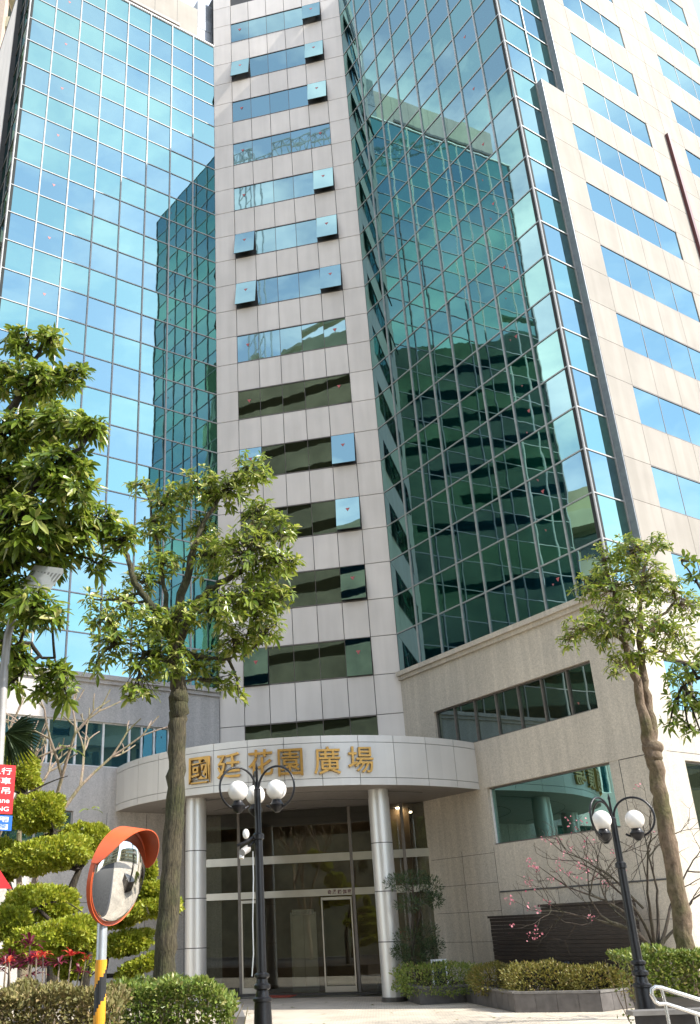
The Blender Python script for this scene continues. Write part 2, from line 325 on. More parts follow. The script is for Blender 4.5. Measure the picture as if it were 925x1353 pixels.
leafmat('blossom', (0.42, 0.10, 0.13), (0.58, 0.24, 0.27), 0.6, 0.3)
leafmat('grass_dry', (0.12, 0.12, 0.03), (0.26, 0.22, 0.08), 0.6, 0.2, (0.34, 0.25, 0.12))
bark('bark_mossy', (0.028, 0.022, 0.012), (0.14, 0.115, 0.065), (14, 14, 2.4)); bark('bark_tan', (0.12, 0.08, 0.05), (0.25, 0.18, 0.12), (6, 6, 3)); bark('bark_dark', (0.02, 0.014, 0.01), (0.075, 0.055, 0.04)); bark('bark_pale', (0.25, 0.18, 0.13), (0.42, 0.32, 0.25))
pavers('pavers')

# ------------------------------------------------------------------ ground
g = MB(); g.face([(-400, -400, 0), (400, -400, 0), (400, 600, 0), (-400, 600, 0)], 'pavers')
o = g.build('ground'); o['kind'] = 'structure'
plain('asphalt', (0.05, 0.05, 0.05), 0.9, 0.0, 0.25, 3, 0.4, 120)
g = MB(); g.face([(-120, -11, .006), (120, -11, .006), (120, 9.6, .006), (-120, 9.6, .006)], 'asphalt'); o = g.build('road'); o['kind'] = 'structure'
g = MB(); g.prism([(-120, 9.6), (120, 9.6), (120, 9.85), (-120, 9.85)], 0, .02, 'granite_dark'); o = g.build('kerb'); o['kind'] = 'structure'

# ------------------------------------------------------------------ the office building
AZC, AZL, AZR = -0.23425, 0.58323, -1.05866
JL = np.array([-2.21417705, 35.41711328, 0]); JR = np.array([4.67096303, 33.77410643, 0])
CF = Face(JL, AZC); LT = Face(JL, AZL); RI = Face(JR, AZR)
WC = 7.0785; ZB, DZ = 10.60, 1.4925              # sill of the glazing and half a storey
TL = -10.10; TR = 10.22
RO = Face(JR + RI.u * TR, AZL)
LS = Face(LT.P(TL, 0) - RI.u * 12, AZR)          # left return, t runs towards the street; its end t=12 is the corner
def zr(k): return ZB + DZ * k
B = thing('office_building', 'tall office building of teal mirror glass and pale stone with gold-lettered curved canopy', 'building', (1.2, 35, 0))

# solid core inside, so that no light leaks through
mb = MB()
e = 0.22
def inn(F, t, d=e): return F.P(t, 0, -d)[:2]
backL = LT.P(TL, 0)[:2] - 25 * RI.u[:2]; backM = JL[:2] - 25 * RI.u[:2]
mb.prism([inn(LT, TL + e), inn(LT, 0.0), JL[:2] - RI.u[:2] * 25, LT.P(TL + e, 0)[:2] - RI.u[:2] * 25], 6.0, zr(24), 'dark_core')
mb.prism([inn(CF, 0.02), inn(CF, WC - 0.02), JR[:2] - RI.u[:2] * 20, JL[:2] - RI.u[:2] * 20], 6.0, 51.0, 'dark_core')
mb.prism([RI.P(0, 0, -e)[:2], RI.P(TR - e, 0, -e)[:2], RO.P(16.1, 0, -e)[:2], RO.P(16.1, 0, -e)[:2] - RI.u[:2] * 14], 6.0, zr(25), 'dark_core')
mb.build('core', B)

# curtain walls: panes row by row, a grid of mullions in front
def curtain(F, ts, rows, markers=None, offp=0.0, mull='aluminium', mw=0.028, name='curtain_wall'):
    fr = MB()
    fbox(fr, F, min(ts), max(ts), zr(rows[0]), zr(rows[-1] + 1), offp - 0.16, offp - 0.02, 'dark_core')
    root = fr.build(name, B)
    mu = MB()
    for t in (list(ts[1:-1]) + ([ts[-1] - .03 * np.sign(ts[-1] - ts[0])] if len(ts) < 4 else [])): fbox(mu, F, t - mw, t + mw, zr(rows[0]), zr(rows[-1] + 1), offp - 0.02, offp + 0.045, mull)
    for k in list(rows) + [rows[-1] + 1]: fbox(mu, F, min(ts), max(ts), zr(k) - 0.022, zr(k) + 0.022, offp - 0.02, offp + 0.028, mull)
    mu.build('mullion_grid', root)
    for k in rows:
        gm = MB()
        for a, b in zip(ts, ts[1:]): pane(gm, F, min(a, b), max(a, b), zr(k), zr(k + 1), offp, 'vision_glass' if k % 2 == 0 else 'spandrel_glass')
        gm.build('vision_band' if k % 2 == 0 else 'spandrel_band', root)
        if markers and k % 2 == 0:
            t, zc = markers, zr(k) + 0.86; q = MB()
            q.face([F.P(t - .075, zc + .06, offp + .006), F.P(t, zc - .075, offp + .006), F.P(t + .075, zc + .06, offp + .006)], 'marker_red'); q.build('rescue_marker', root)
    return root
cl = curtain(LT, [TL * (8 - i) / 8 for i in range(9)], range(0, 24), markers=TL * 6.5 / 8)
ci = curtain(RI, [TR * i / 8 for i in range(9)], range(0, 25), markers=TR * 6.5 / 8, mull='grey_aluminium', mw=0.03)
curtain(RO, [0, 1.45], range(0, 14)); curtain(RO, [0, 1.45, 2.80], range(14, 25))
curtain(LS, [9.64, 10.82, 12.0], range(0, 24), mull='bronze_aluminium')
# corner posts
mb = MB()
for p, z1 in ((RO.P(0, 0), zr(25)), (LT.P(TL, 0), zr(24))):
    mb = MB(); mb.tube([p + [0, 0, ZB], p + [0, 0, z1]], 0.035, 'aluminium', 8); mb.build('corner_post', B)

# central stone tower: panels and window strips
cols = [WC * i / 7 for i in range(8)]
sh = MB(); fbox(sh, CF, 0, WC, 6.0, 50.8, -0.2, -0.045, 'joint')
G = 0.014
def stone(t0, t1, z0, z1): fbox(sh, CF, t0 + G, t1 - G, z0 + G, z1 - G, -0.045, 0.0, 'panel')
for n in range(-1, 14):
    z0, z1 = zr(2 * n), zr(2 * n + 1); z2 = zr(2 * n + 2)
    if n >= 0 and n < 14:
        stone(cols[0], cols[1], z0, z1); stone(cols[6], cols[7], z0, z1)
        for i in range(7): stone(cols[i], cols[i + 1], z1, z2)
    elif n == -1:
        stone(cols[0], cols[1], z0 - 1.2, z1); stone(cols[6], cols[7], z0 - 1.2, z1)
        for i in range(7): stone(cols[i], cols[i + 1], z1, z2)
sh.build('tower_wall', B)
openR = {0: 3, 1: 9, 2: 9, 3: 9, 6: 12, 7: 12, 8: 11, 10: 12, 11: 13, 12: 13}
openL = {0: 4, 3: 5, 6: 13, 7: 13, 11: 13}
def tri(root, F, t, z, off, s=0.09):
    q = MB(); q.face([F.P(t - s, z + s * .8, off), F.P(t, z - s, off), F.P(t + s, z + s * .8, off)], 'marker_red'); q.build('rescue_marker', root)
def sash(root, F, t0, t1, z0, z1, ang, slate):
    # a pane hung from its head and pushed out at the foot
    s = MB(); a = RAD(ang); h = z1 - z0; g_ = 0.02
    def Q(t, d, o): return F.P(t, z1 - g_ - d * math.cos(a) + o * math.sin(a) * 0, 0.012 + d * math.sin(a) + o)
    t0 += g_; t1 -= g_; d1 = h - 2 * g_
    for (aa, bb, o0, o1, mm) in ((t0, t1, -0.055, 0.0, 'dark_core'),):
        pts = [Q(aa, d1, o1), Q(bb, d1, o1), Q(bb, d1, o0), Q(aa, d1, o0), Q(aa, 0, o1), Q(bb, 0, o1), Q(bb, 0, o0), Q(aa, 0, o0)]
        s.hexa(pts, mm)
    s.face([Q(t0, d1, .003), Q(t1, d1, .003), Q(t1, 0, .003), Q(t0, 0, .003)], 'sash_glass')
    k = s.build('sash', root)
    tm = (t0 + t1) / 2; q = MB(); q.face([Q(tm - .09, .48, .009), Q(tm, .64, .009), Q(tm + .09, .48, .009)], 'marker_red'); q.build('rescue_marker', root)
for n in range(-1, 13):
    z0, z1 = zr(2 * n), zr(2 * n + 1)
    w = MB()
    fbox(w, CF, cols[1], cols[6], z0, z1, -0.05, -0.04, 'dark_core')
    for a in (z0, z1 - 0.035): fbox(w, CF, cols[1], cols[6], a, a + 0.035, -0.04, 0.012, 'bronze_aluminium')
    for i in range(1, 7): fbox(w, CF, cols[i] - .008, cols[i] + .008, z0 + .035, z1 - .035, -0.04, -0.010, 'bronze_aluminium')
    for i in range(1, 6):
        if (i == 5 and n in openR) or (i == 1 and n in openL): continue
        pane(w, CF, cols[i] + .012, cols[i + 1] - .012, z0 + .035, z1 - .035, -0.018, 'vision_glass' if n > 4 else 'dark_glass')  # lower strips: dark olive of the mirrored building put into the glass colour
    wo = w.build('window', B)
    if n in openR: sash(wo, CF, cols[5], cols[6], z0, z1, openR[n], 1)
    elif n >= 0: tri(wo, CF, (cols[5] + cols[6]) / 2, z0 + .9, 0.0)
    if n in openL: sash(wo, CF, cols[1], cols[2], z0, z1, openL[n], 1)
    elif n >= 0: tri(wo, CF, (cols[1] + cols[2]) / 2, z0 + .9, 0.0)

# right stone face: panels proud of the glass, window strips in it
OFF = 0.30; PW = 1.35
TS = [1.45 + PW * i for i in range(12)]
sh = MB()
fbox(sh, RO, TS[0], TS[-1], ZB - 0.3, zr(14), -0.1, OFF - 0.035, 'joint_pale'); fbox(sh, RO, TS[1], TS[-1], zr(14), 48.6, -0.1, OFF - 0.035, 'joint_pale')
winlist = []
for n in range(0, 13): winlist.append((1 if n < 7 else 2, 5, 2 * n)); winlist.append((7, 10, 2 * n))
def inwin(i, k): return any(a <= i < b and k == kk for a, b, kk in winlist)
for k in range(0, 25):
    for i in range(11):
        if (i == 0 and k >= 14) or inwin(i, k): continue
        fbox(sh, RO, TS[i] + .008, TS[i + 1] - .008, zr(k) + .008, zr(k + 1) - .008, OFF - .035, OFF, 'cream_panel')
fbox(sh, RO, TS[0] - .03, TS[0], ZB - .3, zr(14), -0.1, OFF - .01, 'louver'); fbox(sh, RO, TS[1] - .03, TS[1], zr(14) + .02, 48.6, -0.1, OFF - .01, 'louver')  # grey-blue end strips put the shade of the slab's side into the colour
sh.build('stone_wall', B)
for a, b_, k in winlist:
    w = MB()
    for i in range(a, b_): pane(w, RO, TS[i] + .012, TS[i + 1] - .012, zr(k) + .03, zr(k + 1) - .03, OFF - .028, 'vision_glass')
    for z in (zr(k), zr(k + 1) - .03): fbox(w, RO, TS[a], TS[b_], z, z + .03, OFF - .035, OFF - .004, 'bronze_aluminium')
    for i in range(a, b_ + 1): fbox(w, RO, TS[i] - .012, TS[i] + .012, zr(k) + .03, zr(k + 1) - .03, OFF - .035, OFF - .02, 'bronze_aluminium')
    w.build('window', B)
mb = MB(); fbox(mb, RO, 9.5, 9.66, 14, 33.0, OFF, OFF + 0.14, 'maroon'); mb.build('fin', B, label='dark maroon vertical fin on the pale stone face')

# left return: stone next to the strip of glass
sh = MB(); fbox(sh, LS, -6, 9.64, 0, 47.0, -0.3, 0.22, 'joint')
for k in range(-7, 24):
    for i in range(0, 5): fbox(sh, LS, 9.64 - 1.35 * (i + 1) + .008, 9.64 - 1.35 * i - .008, zr(k) + .008, zr(k + 1) - .008, .22, .25, 'panel')
sh.build('stone_wall', B)

# roof edge and penthouse above the left wing
mb = MB(); fbox(mb, LT, TL, 0.0, zr(24) + .022, zr(24) + .10, -0.6, 0.06, 'white_frame'); mb.build('roof_edge', B)
mb = MB(); fbox(mb, LT, TL + .6, -0.78, zr(24), 49.4, -6, -0.4, 'cream_panel')
for t in (-2.05, -3.4, -4.75, -6.1): fbox(mb, LT, t - .012, t + .012, zr(24) + .12, 49.3, -.4, -.396, 'joint_pale')
fbox(mb, LT, TL + .6, -1.95, 47.12, 47.30, -.4, -.25, 'bronze_aluminium')
mb.build('penthouse_wall', B)
mb = MB(); fbox(mb, LT, -0.78, 0.3, zr(24) + .1, 48.9, -5, -0.42, 'louver')
for i in range(14): fbox(mb, LT, -0.76 + i * .075, -0.72 + i * .075, 48.0, 50.2, -4, -0.39, 'louver')
mb.build('penthouse_louver', B)

# granite base of both wings
AL = -14.0
LTO = 0.05
opL = [(-9.3, -2.13, 7.36, 8.92), (-9.6, -5.72, 4.1, 5.86)]
mb = MB(); wall_open(mb, LT, AL, 0.0, 0.0, 10.28, LTO, opL, 0.45, 'granite_grey')
for z in (3.0, 1.5): fbox(mb, LT, AL, -0.5, z - .008, z + .008, LTO, LTO + .003, 'joint')
for t in (-1.5, -3.0, -4.5): fbox(mb, LT, t - .008, t + .008, 0, 5.84, LTO, LTO + .003, 'joint')
fbox(mb, LT, -0.03, -0.012, 7.3, 10.2, LTO, LTO + .003, 'joint')
mb.build('granite_wall', B)
opR = [(1.73, 8.98, 7.36, 8.76), (3.98, 9.02, 4.17, 5.88)]
RIO = 0.03
mb = MB(); wall_open(mb, RI, 0.0, 10.58, 0.0, 10.28, RIO, opR, 0.45, 'granite_tan')
fbox(mb, RI, 3.75, 10.58, 5.885, 6.30, RIO, RIO + .012, 'granite_tan')
fbox(mb, RI, 4.0, 10.58, 2.80, 2.84, RIO, RIO + .02, 'joint')
for t in (2.4, 3.95): fbox(mb, RI, t - .007, t + .007, 0, 4.1, RIO, RIO + .003, 'joint')
for t in (4.9, 6.4, 7.9, 9.4): fbox(mb, RI, t - .007, t + .007, 0, 2.8, RIO, RIO + .003, 'joint')
for z in (1.45, 2.3, 3.1, 3.95): fbox(mb, RI, 0.8, 3.95, z - .006, z + .006, RIO, RIO + .003, 'joint')
fbox(mb, RI, 4.0, 10.58, 1.9, 1.912, RIO, RIO + .003, 'joint')
fbox(mb, RI, 9.35, 10.58, 5.86, 5.88, RIO, RIO + .004, 'joint'); fbox(mb, RI, 9.35, 9.37, 2.84, 5.86, RIO, RIO + .004, 'joint')
mb.build('granite_wall', B)
ROO = 0.36
opO = [(1.15, 6.2, 7.1, 8.6), (1.15, 6.2, 2.6, 5.75)]
mb = MB(); wall_open(mb, RO, 0.02, 16.3, 0.0, 10.3, ROO, opO, 0.4, 'granite_tan')
for z in (5.95,): fbox(mb, RO, 0.02, 16.3, z - .008, z + .008, ROO, ROO + .003, 'joint')
for t in (0.42,): fbox(mb, RO, t - .006, t + .006, 0, 5.9, ROO, ROO + .003, 'joint')
mb.build('granite_wall', B)
# two-step cornices under the glass
for F, a, b_, o_, m_ in ((LT, AL, 0.0, LTO, 'granite_grey'), (RI, 0.0, 10.66, RIO, 'granite_tan')):
    mb = MB(); fbox(mb, F, a, b_, 10.28, 10.42, -0.4, o_ + .09, m_); fbox(mb, F, a, b_, 10.42, 10.585, -0.4, o_ + .19, m_); mb.build('cornice', B)
# windows of the base
def basewin(F, ops, off, bars, frame, glass, sill='bronze_aluminium', wide=.028):
    t0, t1, z0, z1 = ops; w = MB(); d = off - 0.16
    cuts = [t0] + list(bars) + [t1]
    fbox(w, F, t0, t1, z0, z1, d - .12, d - .06, 'dark_core')
    for a, b_ in zip(cuts, cuts[1:]): pane(w, F, a + .02, b_ - .02, z0 + .04, z1 - .04, d, glass, 0.001)
    wo = w.build('window', B); fr = MB()
    for a in cuts: fbox(fr, F, a - wide if a > t0 else a, a + wide if a < t1 else a, z0 + .04, z1 - .04, d - .04, d + .06, frame)
    fbox(fr, F, t0, t1, z0, z0 + .04, d - .04, d + .1, sill); fbox(fr, F, t0, t1, z1 - .04, z1, d - .04, d + .06, sill)
    fr.build('frame', wo); return wo
basewin(LT, opL[0], LTO, (-8.8, -7.77, -6.75, -5.74, -4.71, -3.70, -3.22, -2.72), 'white_frame', 'base_glass', 'white_frame', .035)
basewin(LT, opL[1], LTO, (-8.3, -7.0), 'aluminium', 'vision_glass')
basewin(RI, opR[0], RIO, (2.7, 3.74, 4.78, 5.82, 6.86, 7.92), 'bronze_aluminium', 'dark_glass')
basewin(RI, opR[1], RIO, (), 'white_frame', 'spandrel_glass')
basewin(RO, opO[0], ROO, (2.4, 3.65, 4.9), 'bronze_aluminium', 'vision_glass'); basewin(RO, opO[1], ROO, (2.8, 4.5), 'bronze_aluminium', 'dark_glass')

# canopy: a curved slab between the wings
CX, CY, CR = 1.22, 36.0, 7.5
ZC0, ZC1 = 5.87, 7.37
def arc(th, r=CR): return np.array([CX + r * math.sin(th), CY - r * math.cos(th), 0])
th0, th1 = math.atan2(-5.82 - CX, CY - 33.35), math.atan2(6.52 - CX, CY - 30.62)
N = 40
arcp = [arc(th0 + (th1 - th0) * i / N, CR - .04)[:2] for i in range(N + 1)]
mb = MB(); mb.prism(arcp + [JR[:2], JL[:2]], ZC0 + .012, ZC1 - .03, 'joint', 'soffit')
npan = 13
for p in range(npan):
    a0, a1 = th0 + (th1 - th0) * p / npan, th0 + (th1 - th0) * (p + 1) / npan
    g_ = 0.0011
    for z0, z1 in ((ZC0, ZC0 + .22), (ZC0 + .22, ZC1 - .22), (ZC1 - .22, ZC1)):
        for q in range(4):
            b0, b1 = a0 + g_ + (a1 - a0 - 2 * g_) * q / 4, a0 + g_ + (a1 - a0 - 2 * g_) * (q + 1) / 4
            P = [arc(b0), arc(b1), arc(b1, CR - .038), arc(b0, CR - .038)]
            mb.hexa([k + [0, 0, z0 + .008] for k in P] + [k + [0, 0, z1 - .008] for k in P], 'canopy_panel')
canopy = mb.build('entrance_canopy', B, smooth=20)
for r in (2.2, 4.2, 6.2):
    mb = MB(); pl = [arc(th0 + (th1 - th0) * i / N, r) for i in range(4, N - 3)]
    for a, b_ in zip(pl, pl[1:]):
        if LT.n @ (a - JL) > 0.2 and (a - JL) @ CF.n > .3: mb.tube([a + [0, 0, ZC0 + .01], b_ + [0, 0, ZC0 + .01]], .012, 'joint', 4)
    if mb.f: mb.build('soffit_joint', canopy)
def glyph(ch, bold=0.02, ext=0.05, bevel=0.0):
    c = bpy.data.curves.new('glyph', 'FONT'); c.body = ch; c.extrude = ext; c.offset = bold; c.resolution_u = 4; c.bevel_depth = bevel; c.align_x = 'CENTER'; c.align_y = 'CENTER'
    o = bpy.data.objects.new('glyph', c); COL.objects.link(o)
    dg = bpy.context.evaluated_depsgraph_get(); me = bpy.data.meshes.new_from_object(o.evaluated_get(dg))
    V = np.array([v.co[:] for v in me.vertices]).reshape(-1, 3); F = [tuple(p.vertices) for p in me.polygons]
    bpy.data.objects.remove(o); bpy.data.curves.remove(c); bpy.data.meshes.remove(me)
    return V, F
def put_glyph(name, ch, pos, ux, uy, un, size, m, parent, bold=.02, ext=.05, smooth=None, center=True, width=None, bevel=0.0):
    V, F = glyph(ch, bold, ext, bevel)
    if not len(V): return None
    if center: V[:, :2] -= (V[:, :2].max(0) + V[:, :2].min(0)) / 2
    h = V[:, 1].max() - V[:, 1].min(); k = size / max(h, 1e-6); kx = k if width is None else width / (V[:, 0].max() - V[:, 0].min())
    Wd = np.asarray(pos) + np.outer(V[:, 0] * kx, ux) + np.outer(V[:, 1] * k, uy) + np.outer(V[:, 2] * k, un)
    mb = MB(); b = 0; mb.v = [tuple(r) for r in Wd.tolist()]; mb.f = F; mb.m = [mb.mi(m)] * len(F)
    return mb.build(name, parent, smooth)
for ch, x, y, hgt in (('國', 265, 1018, .8), ('廷', 303, 1012, .76), ('花', 345, 1008, .78), ('園', 384, 1007.5, .8), ('廣', 432, 1005, .82), ('場', 476, 1004, .78)):
    d = ray(x, y)[:2]; f = -np.array([CX, CY]); A = d @ d; Bq = 2 * d @ f; Cq = f @ f - CR ** 2
    k = (-Bq - math.sqrt(Bq * Bq - 4 * A * Cq)) / (2 * A); p = ORG + ray(x, y) * k
    n = unit([p[0] - CX, p[1] - CY, 0]); u = np.array([-n[1], n[0], 0])
    put_glyph('sign_letter', ch, p + n * .055, u, np.array([0, 0, 1.0]), n, hgt, 'gold', canopy, .006, .05, None)

# columns
for x, y, Y in ((259, 1060, 30.5), (499, 1042, 29.9)):
    p = at(x, y, Y); mb = MB(); c = (p[0], p[1], 0); r = .325
    prof = []
    for z in (0, 1.56, 2.93, 4.3): prof += [(r, z + .012), (r, min(z + 1.37 if z else 1.56, ZC0 + .01) - .012), (r - .012, min(z + 1.37 if z else 1.56, ZC0 + .01) - .012), (r - .012, min(z + 1.37 if z else 1.56, ZC0 + .01) + .012)]
    mb.lathe(c, prof + [(r - .012, ZC0 + .012)], 'column_metal', 32)
    for z in (1.56, 2.93, 4.3): mb.lathe((p[0], p[1], z - .014), [(r - .02, 0), (r + .002, .001), (r + .002, .027), (r - .02, .028)], 'joint', 32)
    mb.lathe((p[0], p[1], 0), [(r + .03, 0), (r + .03, .10), (r + .012, .12)], 'granite_dark', 32); mb.build('column', B, smooth=30)

# entrance: glass wall, bars, doors, lobby
GO = 0.5
def cx(x, y, off=GO): return CF.px(x, y, off)
t0, t1 = -0.78, 7.72
gl = MB(); mu = [t0, cx(318, 1250)[0], cx(472, 1250)[0], cx(541, 1200)[0], t1]
for a, b_ in zip(mu, mu[1:]):
    for z0, z1 in ((.05, 3.0), (3.22, 4.1), (4.36, ZC0)): pane(gl, CF, a, b_, z0, z1, GO, 'clear_glass', .0006)
eg = gl.build('entrance_glazing', B)
for z0, z1 in ((3.0, 3.22), (4.1, 4.36)):
    mb = MB(); fbox(mb, CF, t0, t1, z0, z1, GO - .06, GO + .05, 'steel'); mb.build('transom', eg)
for a in mu[1:-1]:
    mb = MB(); fbox(mb, CF, a - .05, a + .05, 0, ZC0, GO - .05, GO + .06, 'bronze_aluminium'); mb.build('mullion', eg)
mb = MB(); fbox(mb, CF, t1 - .06, t1 + .1, 0, ZC0, GO - .1, GO + .12, 'steel'); fbox(mb, CF, t0 - .1, t0 + .06, 0, ZC0, GO - .1, GO + .12, 'steel'); mb.build('jamb', eg)
mb = MB(); fbox(mb, CF, t0, t1, 0.004, .07, GO - .1, GO + .12, 'granite_dark'); mb.build('threshold', eg)
da, db = cx(428, 1250)[0], cx(472, 1250)[0]
dl, dr = cx(318, 1250)[0], cx(352, 1250)[0]
for a, b_ in ((da, db - .07), (dl + .07, dr)):
    d = MB(); pane(d, CF, a + .05, b_ - .05, .25, 2.85, GO + .10, 'clear_glass', .0005); do = d.build('door', eg)
    f = MB(); fbox(f, CF, a, a + .045, .08, 2.95, GO + .08, GO + .12, 'steel'); fbox(f, CF, b_ - .045, b_, .08, 2.95, GO + .08, GO + .12, 'steel'); fbox(f, CF, a + .045, b_ - .045, .08, .25, GO + .08, GO + .12, 'steel'); fbox(f, CF, a + .045, b_ - .045, 2.86, 2.95, GO + .08, GO + .12, 'steel'); f.build('door_frame', do)
for i, ch in enumerate('奇孟鋭伽家'):
    t_, z_ = cx(436 + i * 6.6, 1181)
    put_glyph('transom_letter', ch, CF.P(t_, 3.11, GO + .055), CF.u, np.array([0, 0, 1.0]), CF.n, .14, 'maroon', eg, .02, .01)
lb = MB(); LD = -4.6
def lq(a, m): lb.face(a, m)
P = CF.P
lq([P(t0, .003, GO - .1), P(t1, .003, GO - .1), P(t1 + 2, .003, LD), P(t0 - 2, .003, LD)], 'lobby_floor')
lq([P(t0, ZC0, GO), P(t0 - 2, ZC0, LD), P(t1 + 2, ZC0, LD), P(t1, ZC0, GO)], 'soffit')
lq([P(t0 - 2, 0, LD), P(t1 + 2, 0, LD), P(t1 + 2, ZC0, LD), P(t0 - 2, ZC0, LD)], 'lobby_wall')
lq([P(t0 - .5, 0, -.6), P(t0 - 2, 0, LD), P(t0 - 2, ZC0, LD), P(t0 - .5, ZC0, -.6)], 'lobby_wall')
lq([P(t1 + 2, 0, LD), P(t1 + .4, 0, -.6), P(t1 + .4, ZC0, -.6), P(t1 + 2, ZC0, LD)], 'lobby_wall')
fbox(lb, CF, cx(365, 1250, LD)[0], cx(430, 1250, LD)[0], 0.004, 3.4, LD, LD + .5, 'lobby_wall')
fbox(lb, CF, t1 - 1.9, t1 - .9, 0.004, ZC0 - .01, -1.2, -.9, 'lobby_wall')
lobby = lb.build('lobby_interior', B)
ea, eb = cx(388, 1250, LD + .5)[0], cx(417, 1250, LD + .5)[0]
mb = MB(); em = (ea + eb) / 2; fbox(mb, CF, ea, em - .008, .02, 2.5, LD + .5, LD + .53, 'steel'); fbox(mb, CF, em + .008, eb, .02, 2.5, LD + .5, LD + .53, 'steel')
fbox(mb, CF, ea - .08, ea, .02, 2.6, LD + .5, LD + .56, 'steel'); fbox(mb, CF, eb, eb + .08, .02, 2.6, LD + .5, LD + .56, 'steel'); fbox(mb, CF, ea, eb, 2.5, 2.7, LD + .5, LD + .56, 'stainless'); mb.build('elevator_door', B)
for t_, o_ in ((6.5, -.7), (6.7, -2.2)):
    mb = MB(); p = P(t_, ZC0 - .03, o_); mb.lathe(p, [(.11, 0), (.11, .02)], 'downlight', 14); mb.build('downlight', B)

# ------------------------------------------------------------------ neighbours (seen beyond the left edge and in the mirror glass)
def block(name, label, poly, h, floors, wallm, bandm, loc, winw=1.6, seed=0):
    root = thing(name, label, 'building', loc); mb = MB(); mb.prism(poly, 0, h, wallm); mb.build('wall', root)
    wb = MB(); bb = MB(); n = len(poly); rr = random.Random(seed)
    fh = h / floors
    for i in range(n):
        a = np.array([*poly[i], 0.]); c = np.array([*poly[(i + 1) % n], 0.]); ln = np.linalg.norm(c - a); F = Face(a, math.atan2(*(c - a)[1::-1]))
        for k in range(floors):
            z = k * fh
            if k and rr.random() < .8: fbox(bb, F, ln * .04, ln * (.55 + .4 * rr.random()), z - .15, z + .95, 0, .5 + .7 * rr.random(), bandm)
            t = .8
            while t + winw < ln - .5:
                if rr.random() < .8: fquad(wb, F, t, t + winw, z + 1.0, z + fh - .5, .02, 'old_glass')
                t += winw * (1.3 + .5 * rr.random())
    wb.build('window_grid', root, kind='stuff'); bb.build('balcony_band', root, kind='stuff')
    return root
nb = at(15, 40, 52)
block('apartment_block', 'brown balconied apartment block just beyond the glass tower at the left edge', [(nb[0] - 14, 49), (nb[0] + .4, 49), (nb[0] + .4, 62), (nb[0] - 14, 62)], 90, 28, 'old_brown', 'old_band', (nb[0], 52, 0), 1.4, 3)
block('street_tower', 'dark weathered tower across the street, mirrored in the glass', [(3, -13), (-34, -13), (-34, -30), (3, -30)][::-1], 62, 19, 'old_wall', 'old_band', (-15, -20, 0), 1.9, 5)
# steel frame on that tower's roof and a tower crane behind it, both only seen mirrored in the stone tower's windows
rf = bpy.data.objects['street_tower']; mb = MB()
P0 = [np.array([x, -22, z]) for x, z in ((-33, 62), (-30, 69.5), (-24, 66), (-18, 68.5), (-14, 62))]
for a_, b_ in zip(P0, P0[1:]): mb.tube([a_, b_], .55, 'old_band', 6)
for x, z, x2, z2 in ((-33, 66, -14, 64), (-30, 62, -26, 70), (-26, 62, -20, 68), (-20, 62, -16, 67), (-28, 69, -17, 71.5)): mb.tube([(x, -22.6, z), (x2, -22.6, z2)], .4, 'old_wall', 6)
for x in (-31, -27, -22, -17): mb.tube([(x, -22, 61.5), (x, -22, 67)], .3, 'old_band', 6)
mb.build('roof_frame', rf)
cr_ = thing('tower_crane', 'lattice tower crane beyond the street tower, mirrored in an upper window strip', 'crane', (-36, -34, 0)); mb = MB()
for dx, dy in ((-1, -1), (1, -1), (1, 1), (-1, 1)): mb.tube([(-36 + dx, -34 + dy, 0), (-36 + dx, -34 + dy, 118)], .14, 'zinc', 5)
for k in range(46): mb.tube([(-37, -33, 2.5 * k), (-35, -33, 2.5 * k + 2.5)], .08, 'zinc', 4)
mb.build('mast', cr_); mb = MB()
for dy, dz in ((-1, 0), (1, 0), (0, 2.6)): mb.tube([(-42, -34 + dy, 116 + dz), (-2, -34 + dy, 112 + dz)], .14, 'zinc', 5)
for k in range(26):
    x = -42 + 1.54 * k; z = 116 - .1 * (x + 42)
    for dy in (-1, 1): mb.tube([(x, -34 + dy, z), (x + .77, -34, z + 2.5)], .08, 'zinc', 4); mb.tube([(x + .77, -34, z + 2.5), (x + 1.54, -34 + dy, z - .15)], .08, 'zinc', 4)
mb.build('jib', cr_)
block('street_house', 'low old house across the street behind the square, mirrored in the lowest panes', [(47, 14), (40, -26), (52, -28), (59, 12)], 26, 8, 'old_wall', 'old_band', (48, -8, 0), 1.9, 8)
block('shop_row', 'low shop row far along the street on the right, mirrored in the ground-floor panes', [(62, 66), (62, 22), (72, 22), (72, 66)], 13, 4, 'old_wall', 'old_band', (66, 40, 0), 1.9, 12)
block('side_house', 'old balconied house left of the glass tower, mirrored in its right wing', [(-24, 20), (-24, 44), (-40, 44), (-40, 20)], 29, 9, 'old_wall', 'old_band', (-30, 30, 0), 1.6, 9)

